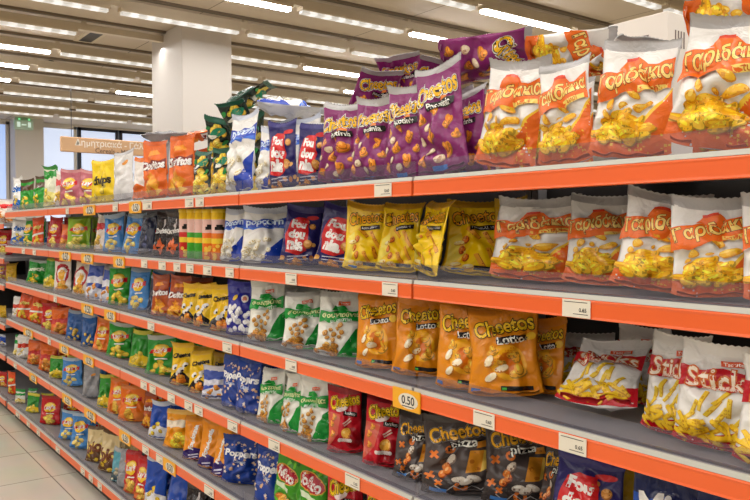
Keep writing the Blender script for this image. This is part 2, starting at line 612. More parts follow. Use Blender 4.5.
def twotone(low, blob, seed, word=None, wc=WHITE, band=None, n=8, s=0.16, wy=1.9):
    def f():
        a = Art(seed)
        if low:
            a.poly(low, [(-1, 0), (1, 0), (1, 0.9), (0.1, 1.15), (-1, 0.8)])
        if band:
            a.band(band, wy - 0.28, wy + 0.28, 0.06, 0.05)
        if blob:
            a.pile([blob, tuple(int(v * 0.88) for v in blob)], -0.8, 0.75, 0.2, 1.2, n, s * 1.3, s)
        if word:
            a.word(wc, word, 0.0, wy, 1.5, 5, 0, 0.05, BLK if sum(wc) > 500 else None, 0.05)
        return a
    return f

def d_ylb():
    a = Art(30)
    a.poly((30, 24, 26), [(-1, 0.35), (-0.5, 0.9), (0.3, 1.0), (0.8, 0.6), (1, 0.2), (1, 0), (-1, 0)])
    a.pile([(240, 150, 40), (226, 120, 30)], -0.7, 0.6, 0.1, 0.7, 7, 0.22, 0.16)
    for x, y in ((-0.4, 1.3), (0.2, 1.15), (0.45, 1.5), (-0.1, 0.9)):
        a.ell((236, 230, 224), x, y, 0.26, 0.17, 30)
        a.ell((40, 34, 34), x + 0.1, y - 0.06, 0.12, 0.07, 30)
    a.word(BLK, 'Cheetos', 0.0, 2.2, 1.5, 8, 0, 0.05)
    return a

def d_fli():
    a = Art(31)
    a.dots([(120, 206, 50), (40, 120, 30)], 14, 0.2, 0.2, 2.7, -0.95, 0.95, 0.6)
    a.ell((226, 160, 60), 0, 1.95, 0.95, 0.42, -14)
    a.ell((176, 18, 36), 0, 1.95, 0.9, 0.37, -14)
    a.word(WHITE, 'fofico', 0, 1.95, 1.45, -14, 0, 0.04)
    a.rect((210, 226, 190), -0.1, 1.38, 1.1, 0.2, -14)
    a.pile([(226, 160, 60), (206, 130, 40)], -0.7, 0.6, 0.2, 0.9, 14, 0.2, 0.15)
    return a

def d_fdo():
    a = Art(32)
    a.poly((52, 30, 110), [(-1, 0), (1, 0), (1, 0.75), (0.2, 0.95), (-1, 0.6)])
    a.word(WHITE, 'Foudounia', 0.0, 1.65, 1.75, 78, 0, 0.06, (150, 70, 10), 0.05, 1.5)
    a.rect((220, 216, 236), 0.0, 0.4, 1.0, 0.1, 8)
    a.rect((220, 216, 236), 0.0, 0.22, 0.8, 0.07, 8)
    return a

def d_red_ring():
    a = Art(33)
    a.ell((176, 20, 36), 0, 1.6, 0.85, 0.95)
    a.ell(WHITE, 0.02, 1.55, 0.62, 0.7)
    a.ell((236, 176, 50), 0.1, 1.5, 0.4, 0.5)
    a.pile([(226, 150, 40), (244, 190, 80)], -0.6, 0.6, 0.3, 0.8, 7, 0.28, 0.2)
    return a

def d_str():
    a = Art(34)
    a.poly((240, 236, 226), [(-1, 1.0), (1, 1.3), (1, 1.5), (-1, 1.2)])
    a.pile([(246, 200, 60), (236, 180, 40)], -0.7, 0.7, 0.3, 0.95, 12, 0.22, 0.15)
    a.word((250, 230, 120), 'chips', 0, 2.0, 1.2, 8, 0, 0.05, (190, 60, 20), 0.05)
    return a

def d_corn():
    a = Art(35)
    r = a.r
    for i in range(34):
        x, y = r.uniform(-0.95, 0.95), r.uniform(0.15, 1.7)
        a.ell((190, 190, 210), x + 0.02, y - 0.03, 0.17, 0.14, 0, 9)
        a.ell((240, 238, 236), x, y, 0.16, 0.13, r.uniform(0, 90), 9)
    a.ell((240, 200, 60), -0.3, 2.1, 0.25, 0.16)
    a.ell((236, 226, 220), 0.4, 2.0, 0.22, 0.22)
    a.ell((206, 120, 90), 0.4, 2.0, 0.14, 0.14)
    return a

def d_wht():
    a = Art(36)
    a.rect((206, 206, 210), 0.1, 1.2, 1.0, 0.03, 3)
    a.rect((206, 206, 210), 0.1, 1.1, 1.0, 0.03, 3)
    a.rect((206, 206, 210), 0.1, 1.0, 0.8, 0.03, 3)
    a.ell((226, 150, 60), 0.2, 2.3, 0.3, 0.12, 20)
    return a

def d_blk():
    a = Art(37)
    a.word(WHITE, 'Doritos', 0.0, 1.75, 1.6, 4, 0, 0.05)
    a.pile([(226, 110, 50), (206, 90, 40)], -0.7, 0.7, 0.3, 1.0, 10, 0.3, 0.2, 'tri')
    a.poly((216, 206, 206), [(0.2, 1.9), (0.5, 2.0), (0.4, 2.6), (0.25, 2.6)])
    return a

# code: base, back, seal, width/height, depth/width, design, description, short
T = {
 'gar': (WHITE, WHITE, SILV, .68, .42, d_gar, 'white-orange corn puff bag', 'white-orange bag'),
 'stk': (WHITE, WHITE, WHITE, .74, .40, d_stk, 'white-red potato stick bag', 'white-red bag'),
 'chp': ((132, 36, 104), (132, 36, 104), SILV, .70, .44, d_chp, 'purple cheese snack bag', 'purple bag'),
 'chy': ((250, 210, 12), (246, 204, 20), (214, 160, 20), .62, .40, d_chy, 'yellow cheese stick bag', 'yellow bag'),
 'cho': ((228, 140, 14), (224, 140, 20), (216, 130, 16), .64, .42, d_cho, 'amber cheese puff bag', 'amber bag'),
 'chr': ((196, 20, 38), (190, 20, 36), (150, 14, 28), .52, .46, d_chr, 'red cheese puff bag', 'red puff bag'),
 'chk': ((78, 68, 66), (60, 52, 50), (70, 62, 60), .62, .42, d_chk, 'dark grey cheese bag', 'dark grey bag'),
 'fou': ((36, 30, 96), (36, 30, 96), (44, 38, 110), .55, .46, d_fou, 'navy red-badged bag', 'navy bag'),
 'pop': (WHITE, (226, 226, 230), (200, 206, 220), .66, .46, d_pop, 'white-blue popcorn bag', 'popcorn bag'),
 'dra': ((236, 236, 226), (222, 222, 216), (216, 216, 210), .60, .44, d_dra, 'white-green puff bag', 'white-green bag'),
 'ppr': ((26, 62, 150), (26, 62, 150), (30, 60, 140), .60, .46, d_ppr, 'blue star-printed snack bag', 'starry blue bag'),
 'dor': ((232, 108, 28), (226, 104, 28), (210, 92, 24), .68, .40, d_dor, 'orange tortilla chip bag', 'orange bag'),
 'drd': ((176, 76, 24), (150, 60, 22), (150, 60, 22), .66, .40, d_dor, 'dark orange chip bag', 'dark orange bag'),
 'ovn': ((22, 40, 30), (26, 70, 54), (30, 90, 70), .60, .44, d_ovn, 'dark green crisp bag', 'dark green bag'),
 'ylb': ((240, 196, 24), (230, 186, 24), (224, 176, 30), .62, .46, d_ylb, 'yellow-black snack bag', 'yellow-black bag'),
 'fli': ((64, 150, 30), (70, 160, 40), (90, 180, 50), .58, .44, d_fli, 'green red-ovalled snack bag', 'oval-badged green bag'),
 'fdo': ((236, 146, 24), (226, 140, 24), (220, 140, 30), .42, .5, d_fdo, 'slim orange-purple snack bag', 'orange-purple bag'),
 'blw': (WHITE, WHITE, WHITE, .6, .42, twotone((36, 110, 196), (236, 200, 90), 41, 'chips', (36, 110, 196), n=5), 'white-blue snack bag', 'white-blue bag'),
 'grb': ((40, 150, 44), (36, 140, 40), (90, 64, 40), .6, .42, twotone(None, (236, 200, 50), 42, None, band=(86, 62, 40), wy=2.2), 'green-brown crisp bag', 'green-brown bag'),
 'wgr': ((228, 230, 206), (228, 230, 206), (40, 150, 50), .58, .42, twotone((232, 222, 130), (236, 206, 80), 43, None, band=(40, 150, 50), wy=2.4, n=5), 'pale green-topped crisp bag', 'pale green-topped bag'),
 'whp': ((236, 222, 210), (226, 214, 206), WHITE, .55, .42, twotone(None, (236, 190, 80), 44, None, band=(206, 40, 44), wy=2.1), 'white red-banded crisp bag', 'red-banded white bag'),
 'pnk': ((190, 104, 116), (180, 100, 110), (196, 130, 130), .62, .42, crisps(None, (244, 200, 90), 45, True, 8), 'pink crisp bag', 'pink bag'),
 'ylw': ((240, 206, 20), (230, 196, 20), (232, 196, 30), .62, .40, twotone(None, (244, 214, 80), 46, 'chips', (60, 50, 20), n=4, wy=1.5), 'plain yellow crisp bag', 'plain yellow bag'),
 'wht': ((226, 224, 222), (226, 224, 222), SILV, .62, .46, d_wht, 'plain silver-white bag', 'silver-white bag'),
 'who': ((232, 226, 220), (232, 226, 220), (226, 120, 40), .5, .42, twotone((226, 110, 30), None, 47), 'white orange-footed bag', 'orange-footed white bag'),
 'lgr': ((36, 146, 40), (34, 136, 40), (180, 184, 180), .60, .42, crisps(None, (244, 204, 60), 48), 'green badge crisp bag', 'green bag'),
 'lbl': ((70, 136, 204), (70, 136, 204), (170, 190, 210), .60, .42, crisps((84, 150, 214), (244, 214, 120), 49, n=5), 'light blue crisp bag', 'light blue bag'),
 'lrd': ((190, 26, 34), (180, 24, 32), (170, 24, 30), .60, .42, crisps(None, (244, 206, 90), 50), 'red badge crisp bag', 'red crisp bag'),
 'lor': ((230, 112, 24), (226, 110, 26), (216, 120, 40), .60, .42, crisps((236, 130, 50), (246, 190, 70), 51, n=5), 'orange badge crisp bag', 'orange crisp bag'),
 'lim': ((146, 186, 40), (140, 180, 40), (150, 180, 60), .62, .44, crisps((120, 166, 30), (226, 206, 90), 52), 'lime green crisp bag', 'lime bag'),
 'gry': ((150, 150, 154), (120, 120, 124), (150, 150, 154), .6, .42, d_wht, 'grey foil bag', 'grey foil bag'),
 'nvy': ((34, 40, 64), (34, 40, 64), (140, 146, 156), .6, .42, twotone(None, (90, 96, 130), 54, None, n=3), 'dark navy crisp bag', 'dark navy bag'),
 'blk': ((40, 32, 32), (40, 32, 32), (60, 50, 48), .60, .42, d_blk, 'black tortilla chip bag', 'black bag'),
 'org': ((232, 84, 26), (226, 84, 30), (214, 80, 30), .5, .44, d_str, 'orange puff bag', 'plain orange bag'),
 'rng': ((236, 224, 210), (220, 206, 196), (200, 60, 50), .66, .42, d_red_ring, 'white red-ringed bag', 'red-ringed bag'),
 'grd': ((30, 150, 44), (30, 140, 44), (190, 200, 190), .66, .46, twotone(None, (240, 200, 40), 55, 'snack', (240, 250, 220), n=14, s=.12), 'green yellow-dotted snack bag', 'yellow-dotted green bag'),
 'blo': ((60, 84, 170), (60, 84, 170), (210, 206, 210), .62, .42, twotone((226, 226, 236), (236, 150, 50), 56, None, band=(226, 226, 236), wy=1.6, n=6), 'blue-white snack bag', 'blue-white bag'),
 'corn': ((34, 36, 150), (34, 36, 150), (50, 50, 160), .58, .46, d_corn, 'royal blue popcorn bag', 'royal blue bag'),
 'blu': ((30, 84, 150), (30, 84, 150), (150, 160, 176), .52, .42, twotone(None, (236, 196, 90), 57, None, n=8, s=.14), 'mid blue crisp bag', 'mid blue bag'),
 'roy': ((22, 74, 176), (22, 74, 176), (196, 206, 220), .62, .42, twotone((226, 226, 230), (246, 206, 60), 58, None, n=5, s=.14), 'royal blue crisp bag', 'blue crisp bag'),
 'wgd': ((226, 226, 216), (226, 226, 216), (30, 140, 60), .62, .46, twotone((236, 220, 150), (236, 196, 60), 59, None, band=(30, 146, 60), wy=2.1, n=12, s=.1), 'white-green dotted snack bag', 'dotted white bag'),
 'wrd': ((230, 226, 220), (230, 226, 220), WHITE, .58, .42, twotone(None, (240, 206, 100), 60, None, band=(206, 60, 40), wy=1.7, n=8, s=.1), 'white red-stamped snack bag', 'red-stamped white bag'),
 'orp': ((226, 106, 30), (220, 100, 30), (206, 90, 30), .62, .44, twotone(None, (240, 160, 60), 61, None, band=(196, 40, 40), wy=1.5, n=8, s=.2), 'orange red-belted snack bag', 'red-belted orange bag'),
 'gye': ((44, 140, 44), (44, 130, 44), (200, 190, 60), .55, .42, twotone((236, 200, 40), (244, 214, 90), 62, None, n=6), 'green-yellow crisp bag', 'green-yellow bag'),
 'oye': ((240, 160, 24), (236, 156, 24), (240, 190, 90), .68, .46, twotone(None, (248, 206, 50), 63, None, band=(244, 232, 210), wy=2.0, n=16), 'amber-yellow crisp bag', 'amber-yellow bag'),
 'bei': ((222, 200, 150), (210, 190, 140), (110, 80, 50), .58, .42, twotone((96, 60, 36), (240, 196, 50), 64, 'bio', (120, 60, 30), band=(240, 214, 110), wy=1.3, n=4), 'beige-brown crisp bag', 'beige-brown bag'),
 'tea': ((90, 160, 176), (90, 160, 176), SILV, .5, .42, twotone((60, 80, 90), (214, 200, 170), 65, None, n=4), 'teal crisp bag', 'teal bag'),
 'lri': ((196, 28, 30), (190, 26, 30), (180, 26, 30), .56, .44, crisps((226, 120, 60), (240, 190, 80), 66, word='Lay\'s'), 'bright red crisp bag', 'bright red bag'),
 'whr': ((236, 224, 206), (236, 224, 206), WHITE, .7, .42, twotone((236, 206, 170), (226, 140, 50), 67, None, band=(214, 34, 34), wy=2.1, n=8), 'white bag with bold red stripe', 'red-striped white bag'),
 'yel': ((214, 170, 30), (206, 166, 30), (200, 160, 40), .6, .42, twotone(None, (240, 196, 60), 68, None, n=8), 'mustard crisp bag', 'mustard bag'),
 'mix': ((26, 36, 84), (26, 36, 84), (40, 50, 100), .6, .42, twotone(None, (236, 190, 40), 69, 'Mix', WHITE, n=10, wy=2.0, band=(40, 80, 170)), 'dark blue snack mix bag', 'dark blue mix bag'),
}

# ------------------------------------------------------------------ the bag
NU, NV = 26, 32
CLIP = {}

def clip_poly(p, axis, val, keep_less):
    out = []
    n = len(p)
    for i in range(n):
        a, b = p[i], p[(i + 1) % n]
        ia = (a[axis] <= val) if keep_less else (a[axis] >= val)
        ib = (b[axis] <= val) if keep_less else (b[axis] >= val)
        if ia:
            out.append(a)
        if ia != ib:
            t = (val - a[axis]) / (b[axis] - a[axis])
            out.append((a[0] + (b[0] - a[0]) * t, a[1] + (b[1] - a[1]) * t))
    return out

def design(code):
    """the design cut along the bag's own grid: [(colour, layer, polygon in grid units)]"""
    if code in CLIP:
        return CLIP[code]
    art = T[code][5]()
    out = []
    e = 1e-4
    for layer, (c, polys) in enumerate(art.items):
        for p in polys:
            g = [((x + 1) / 2 * NU, y / YM * NV) for x, y in p]
            xs = [q[0] for q in g]
            if max(xs) <= e or min(xs) >= NU - e:
                continue
            for i in range(max(0, int(min(xs))), min(NU - 1, int(max(xs))) + 1):
                s = clip_poly(clip_poly(g, 0, i, False), 0, i + 1, True)
                if len(s) < 3:
                    continue
                ys = [q[1] for q in s]
                for j in range(max(0, int(min(ys))), min(NV - 1, int(max(ys))) + 1):
                    q = clip_poly(clip_poly(s, 1, j, False), 1, j + 1, True)
                    if len(q) >= 3:
                        ar = 0.5 * sum(q[k][0] * q[(k + 1) % len(q)][1] - q[(k + 1) % len(q)][0] * q[k][1] for k in range(len(q)))
                        if abs(ar) > 1e-5:
                            out.append((c, layer, q if ar > 0 else q[::-1], i, j))
    CLIP[code] = out
    return out

def bag_grid(w, h, d, seed, slump=0.0):
    rng = np.random.RandomState(seed)
    u = np.linspace(-1, 1, NU + 1)[None, :]
    v = np.linspace(0, 1, NV + 1)[:, None]
    s = np.abs(u)
    c = np.clip(1 - s ** 2.4, 0, 1) ** 0.8
    pk = 0.32 + 0.08 * rng.rand()
    pb = 0.5
    P = np.where(v < pk, 1 - (1 - pb) * np.clip(1 - v / pk, 0, 1) ** 2.2, np.clip(1 - (np.clip(v - pk, 0, 1) / (1 - pk)) ** 2.1, 0, 1) ** 0.9)
    hw = w / 2 * (1.0 - 0.075 * np.sin(PI * np.clip(v, 0, 1)) ** 0.7)
    edge = 0.012 * w * (np.sin(5.3 * v + rng.rand() * 6) + 0.6 * np.sin(11 * v + rng.rand() * 6))
    hw = hw * (1.04 - 0.09 * v)
    X = u * hw + edge * s ** 3 * np.sign(u) + 0 * v
    bendx = (rng.rand() - .5) * 0.05 * w
    X = X + bendx * v ** 2
    # creases
    def cre(side):
        disp = np.zeros((NV + 1, NU + 1))
        for k in range(3):
            f, ph, tw = 2.2 + 2.2 * k + rng.rand(), rng.rand() * 6, rng.randn() * 0.8
            disp += (0.7 ** k) * np.abs(np.sin(f * u * 1.5 + ph + tw * v)) * np.clip((v - 0.6) / 0.4, 0, 1) ** 1.4
            f, ph, tw = 2.0 + 2.0 * k + rng.rand(), rng.rand() * 6, rng.randn() * 0.8
            disp += 0.7 * (0.7 ** k) * np.abs(np.sin(f * u * 1.5 + ph + tw * v)) * np.clip((0.22 - v) / 0.22, 0, 1) ** 1.2
        A = 0.05 * w
        disp = -A * disp * (1 - v ** 14)
        for k in range(12):
            u0, v0 = rng.uniform(-0.95, 0.95), rng.uniform(0.08, 0.95)
            a = rng.uniform(0, PI)
            L, wd = rng.uniform(0.12, 0.4), rng.uniform(0.035, 0.08)
            du, dv = (u - u0) * 0.5 * w / h, (v - v0)
            d1 = -du * math.sin(a) + dv * math.cos(a)
            d2 = du * math.cos(a) + dv * math.sin(a)
            amp = rng.uniform(0.03, 0.085) * w
            fall = np.exp(-(d2 / L) ** 2)
            disp += -amp * np.exp(-(d1 / wd) ** 2) * fall + 0.55 * amp * np.exp(-((d1 - 1.6 * wd) / wd) ** 2) * fall
        for k in range(6):
            a = rng.uniform(0, 2 * PI)
            fq = rng.uniform(1.6, 4.2)
            uu, vv = u * 1.0, v * 2.6
            rid = np.abs(np.sin(fq * (uu * math.cos(a) + vv * math.sin(a)) + rng.rand() * 6 + 0.5 * np.sin(2.3 * uu + 1.7 * vv + rng.rand() * 6)))
            msk = 0.5 + 0.5 * np.sin(rng.uniform(1, 3) * uu + rng.uniform(1, 3) * vv + rng.rand() * 6)
            disp += -0.042 * w * (1 - rid) ** 1.8 * msk
        for k in range(3):
            disp += 0.014 * w * np.sin(rng.uniform(2, 5) * u + rng.uniform(2, 8) * v + rng.rand() * 6)
        return disp * np.clip(c, 0, 1) ** 0.5
    yoff = 0.10 * d * np.sin(PI * v + rng.rand()) * (rng.rand() - 0.5) + 0.05 * w * s ** 2 * (rng.rand() - .5)
    tf = d / 2 * c * P
    yf = -np.maximum(tf + cre(0), 0.0012) + yoff
    yb = np.maximum(tf + cre(1), 0.0012) + yoff
    hb = h - 0.02
    Z = hb * v + 0.0 * u
    Z = Z + 0.05 * h * s ** 4 * (1 - v) ** 10          # rounded lower corners
    Z = Z - 0.03 * h * (v ** 6) * (1 - s ** 2) * (0.3 + rng.rand()) + 0.035 * h * v ** 5 * u * (rng.rand() - .5) * 2 + 0.02 * h * s ** 3 * v ** 6
    Z = Z * (1 - slump)
    Fr = np.stack([X, yf, Z], -1)
    Bk = np.stack([X, yb, Z], -1)
    return Fr, Bk, rng

BAGMESH = {}

def grid_normals(G):
    du = np.gradient(G, axis=1)
    dv = np.gradient(G, axis=0)
    n = np.cross(du, dv)
    n /= np.maximum(np.linalg.norm(n, axis=-1, keepdims=True), 1e-9)
    return n

def bag_meshes(code, w, h, d, seed, plain_only=False):
    key = (code, round(w, 3), round(h, 3), round(d, 3), seed, plain_only)
    if key in BAGMESH:
        return BAGMESH[key]
    base, back, seal = T[code][0:3]
    Fr, Bk, rng = bag_grid(w, h, d, seed)
    nv = (NU + 1) * (NV + 1)
    V = Fr.reshape(-1, 3).tolist() + Bk.reshape(-1, 3).tolist()
    fi = lambda i, j: j * (NU + 1) + i
    def bi(i, j):
        return fi(i, j) if i in (0, NU) else nv + fi(i, j)
    FF, MI = [], []
    for j in range(NV):
        for i in range(NU):
            FF.append((fi(i, j), fi(i + 1, j), fi(i + 1, j + 1), fi(i, j + 1)))
            MI.append(0)
            FF.append((bi(i + 1, j), bi(i, j), bi(i, j + 1), bi(i + 1, j + 1)))
            MI.append(1)
    FF.append(tuple([fi(i, 0) for i in range(NU, -1, -1)] + [bi(i, 0) for i in range(1, NU)]))
    MI.append(1)
    # the welded sides: both walls meet at the edge
    for j in range(NV + 1):
        for i in (0, NU):
            a = fi(i, j)
            V[a][1] = (Fr[j, i, 1] + Bk[j, i, 1]) / 2
    Nf = grid_normals(Fr)
    mats = [film(base), film(back)]
    if not plain_only:
        P, idx, cache = [], [], {}
        recs = design(code)
        offs = []
        for c, layer, q, i, j in recs:
            m = film(c)
            if m not in mats:
                mats.append(m)
            ids = []
            for (gx, gy) in q:
                k = (layer, round(gx, 3), round(gy, 3), i if abs(gx - round(gx)) > 1e-6 else -1)
                if k not in cache:
                    cache[k] = len(P)
                    P.append((min(max(gx, 0), NU), min(max(gy, 0), NV), i, j))
                    offs.append(0.0007 + 0.00005 * layer)
                if cache[k] not in ids:
                    ids.append(cache[k])
            if len(ids) >= 3:
                FF.append(tuple(len(V) + x for x in ids))
                MI.append(mats.index(m))
        if P:
            A = np.array(P)
            ci = np.clip(A[:, 2].astype(int), 0, NU - 1)
            cj = np.clip(A[:, 3].astype(int), 0, NV - 1)
            fu = (A[:, 0] - ci)[:, None]
            fv = (A[:, 1] - cj)[:, None]
            def bil(G):
                return (G[cj, ci] * (1 - fu) * (1 - fv) + G[cj, ci + 1] * fu * (1 - fv) + G[cj + 1, ci] * (1 - fu) * fv + G[cj + 1, ci + 1] * fu * fv)
            Fq = Fr.copy()
            for i in (0, NU):
                Fq[:, i, 1] = (Fr[:, i, 1] + Bk[:, i, 1]) / 2
            pos = bil(Fq)
            nn = bil(Nf)
            nn /= np.maximum(np.linalg.norm(nn, axis=-1, keepdims=True), 1e-9)
            pos = pos + nn * np.array(offs)[:, None]
            V += pos.tolist()
    me = bpy.data.meshes.new('body')
    me.from_pydata(V, [], FF)
    for m in mats:
        me.materials.append(m)
    me.polygons.foreach_set('material_index', MI)
    me.polygons.foreach_set('use_smooth', [True] * len(FF))
    me.update()
    # top seal: a flat crimped strip that curls over
    S = MB()
    sm = film(seal, 0.38)
    si = S.slot(sm)
    top = (Fr[NV] + Bk[NV]) / 2
    curl_ = rng.uniform(-0.016, 0.016)
    ph = rng.rand() * 6
    sh = 0.022
    rows = 4
    for side in (-1, 1):
        for r in range(rows + 1):
            t = r / rows
            for i in range(NU + 1):
                x, y, z = top[i]
                uu = 2 * i / NU - 1
                zz = z + sh * t - 0.003
                if r == rows:
                    zz += 0.0018 if i % 2 else -0.0006
                yy = y + curl_ * t * t + 0.005 * math.sin(3.1 * uu + ph) * t + side * (0.0011 + (0.0007 if r % 2 else 0))
                S.v.append((x * (1 + 0.01 * t), yy, zz))
    n1 = (rows + 1) * (NU + 1)
    for r in range(rows):
        for i in range(NU):
            a, b, c2, d2 = r * (NU + 1) + i, r * (NU + 1) + i + 1, (r + 1) * (NU + 1) + i + 1, (r + 1) * (NU + 1) + i
            S.f.append((a, b, c2, d2))
            S.f.append((n1 + b, n1 + a, n1 + d2, n1 + c2))
            S.m += [si, si]
    loop = [r * (NU + 1) for r in range(rows + 1)] + [rows * (NU + 1) + i for i in range(1, NU + 1)] + [r * (NU + 1) + NU for r in range(rows - 1, -1, -1)]
    for a, b in zip(loop, loop[1:]):
        S.f.append((b, a, n1 + a, n1 + b))
        S.m.append(si)
    ms = S.mesh('top_seal', True)
    # bottom seal: folded forward under the front
    B = MB()
    bm_ = film(tuple(int(v * 0.96) for v in (base if code not in ('gar', 'stk') else {'gar': ORG, 'stk': (178, 20, 32)}[code])), 0.36)
    si = B.slot(bm_)
    lift = rng.uniform(0.002, 0.010)
    ln = rng.uniform(0.010, 0.018)
    for side in (0, 1):
        for r in range(3):
            t = r / 2
            for i in range(2, NU - 1):
                x, y, z = Fr[0, i]
                B.v.append((x, y + 0.004 - ln * t, z + 0.0035 + lift * t * t + 0.002 * math.sin(i * 0.9 + ph) * t + (0 if side else 0.0016)))
    n0 = NU - 3
    n1 = 3 * n0
    for r in range(2):
        for i in range(n0 - 1):
            a, b, c2, d2 = r * n0 + i, r * n0 + i + 1, (r + 1) * n0 + i + 1, (r + 1) * n0 + i
            B.f.append((b, a, d2, c2))
            B.f.append((n1 + a, n1 + b, n1 + c2, n1 + d2))
            B.m += [si, si]
    loop = [0, n0, 2 * n0] + [2 * n0 + i for i in range(1, n0)] + [2 * n0 - 1, n0 - 1]
    for a, b in zip(loop, loop[1:]):
        B.f.append((a, b, n1 + b, n1 + a))
        B.m.append(si)
    mb = B.mesh('bottom_seal', True)
    BAGMESH[key] = (me, ms, mb)
    return BAGMESH[key]

NOUN = 'snack_bag'

def put_bag(code, loc, rot, w, h, d, seed, label, group=None):
    e = empty(NOUN, loc, rot)
    tag(e, label, 'snack bag', group)
    for nm, me in zip(('body', 'top_seal', 'bottom_seal'), bag_meshes(code, w, h, d, seed)):
        o = bpy.data.objects.new(nm, me)
        COL.objects.link(o)
        o.parent = e
    return e

# ------------------------------------------------------------------ shelving
RT = {1: 0.126, 2: -0.147, 3: -0.434, 4: -0.727, 5: -1.034, 6: -1.402}      # top of the orange rail below eye height
RZ = {k: ZC + v for k, v in RT.items()}
TOPZ = {k: v + 0.010 for k, v in RZ.items()}                                  # the shelf board's upper face
JOINTS = [0.18, 0.545, 1.545, 2.545, 3.885, 5.285]
JOINTS = [0.545, 1.545, 2.545, 3.885, 5.285]
DEPTH = 0.52

steel = plain('grey_painted_steel', (150, 148, 150), 0.42, 0.0, 0.5, 0.10, 5)
lipm = plain('pale_grey_lip', (196, 196, 186), 0.35)
railm = plain('orange_price_rail', (237, 102, 45), 0.32, 0, 0.5, 0.05, 3)
darkm = plain('dark_back_panel', (44, 41, 40), 0.6)
kickm = plain('dark_plinth', (58, 54, 52), 0.55)

UNITS = []

def shelf_unit(y0, y1, zs, label, x0=0.0, depth=DEPTH, endp=False):
    u = empty('shelf_unit', (x0, (y0 + y1) / 2, 0))
    tag(u, label, 'shelving', 'snack aisle shelving bays')
    yl, yh = y0 - (y0 + y1) / 2 + 0.002, y1 - (y0 + y1) / 2 - 0.002
    m = MB()
    m.box((depth - 0.02, yl, 0.02), (depth, yh, zs[1] + 0.03), darkm)
    m.build('back_panel', u)
    m = MB()
    m.box((0.05, yl, 0.0), (depth - 0.025, yh, zs[6] - 0.05), kickm)
    m.build('plinth', u)
    for s in (yl + 0.012, yh - 0.012):
        m = MB()
        m.box((depth - 0.06, s - 0.012, zs[6] + 0.012), (depth - 0.022, s + 0.012, zs[1] + 0.02), steel)
        m.build('upright', u)
    for k in range(1, 7):
        z = zs[k] + 0.010
        m = MB()
        m.extrude_y([(0.004, z - 0.03), (depth - 0.062, z - 0.022), (depth - 0.062, z), (0.016, z), (0.004, z - 0.004)], yl, yh, steel)
        sh = m.build('shelf', u)
        g = 0.003
        m = MB()
        m.extrude_y([(-0.004, z - 0.0095), (0.003, z - 0.0095), (0.003, z + 0.0005), (-0.002, z + 0.0005)], yl + g, yh - g, lipm)
        m.build('front_lip', sh)
        m = MB()
        t = zs[k]
        m.extrude_y([(0.003, t - 0.040), (0.003, t), (-0.003, t), (-0.0062, t - 0.003), (-0.0050, t - 0.008), (-0.0050, t - 0.034), (-0.0064, t - 0.0385), (-0.003, t - 0.040)][::-1], yl + g, yh - g, railm)
        m.build('price_rail', sh)
        m = MB()
        gh = 0.042 if k < 6 else 0.025
        m.box((0.010, yl + 0.004, z), (0.0125, yh - 0.004, z + gh), acrylic())
        m.box((0.0125, yl + 0.004, z), (0.026, yh - 0.004, z + 0.0025), acrylic())
        m.build('front_guard', sh)
    if endp:
        m = MB()
        m.box((0.03, yh - 0.02, 0.02), (depth - .021, yh - .001, zs[1] - .03), darkm)
        m.build('side_panel', u)
    UNITS.append(u)
    return u

names = ['shelving bay with only white-orange puff bags on its top shelf',
         'shelving bay under the purple snack bags, second along the aisle',
         'shelving bay below the white pillar, with popcorn and orange bags on top',
         'shelving bay under the pink and yellow bags, towards the aisle end']
shelf_unit(0.545, 1.545, RZ, names[0])
shelf_unit(1.545, 2.545, RZ, names[1])
shelf_unit(2.545, 3.885, RZ, names[2])
shelf_unit(3.885, 5.285, RZ, names[3])
shelf_unit(5.285, 6.625, RZ, 'shelving bay under the green-brown bags, last before the gap')
FZ = {1: RZ[1] - 0.09, 2: RZ[2] - 0.10, 3: RZ[3] - 0.03, 4: RZ[4] - 0.06, 5: RZ[5] - 0.0, 6: RZ[6]}
shelf_unit(6.70, 8.10, FZ, 'farthest shelving bay past the gap, with its shelves set lower', endp=True)
FTOP = {k: v + 0.010 for k, v in FZ.items()}

# ------------------------------------------------------------------ bags on the shelves
SHN = {1: 'top shelf', 2: 'second shelf', 3: 'third shelf', 4: 'fourth shelf', 5: 'fifth shelf', 6: 'bottom shelf'}
ORD = ['first', 'second', 'third', 'fourth', 'fifth', 'sixth', 'seventh']

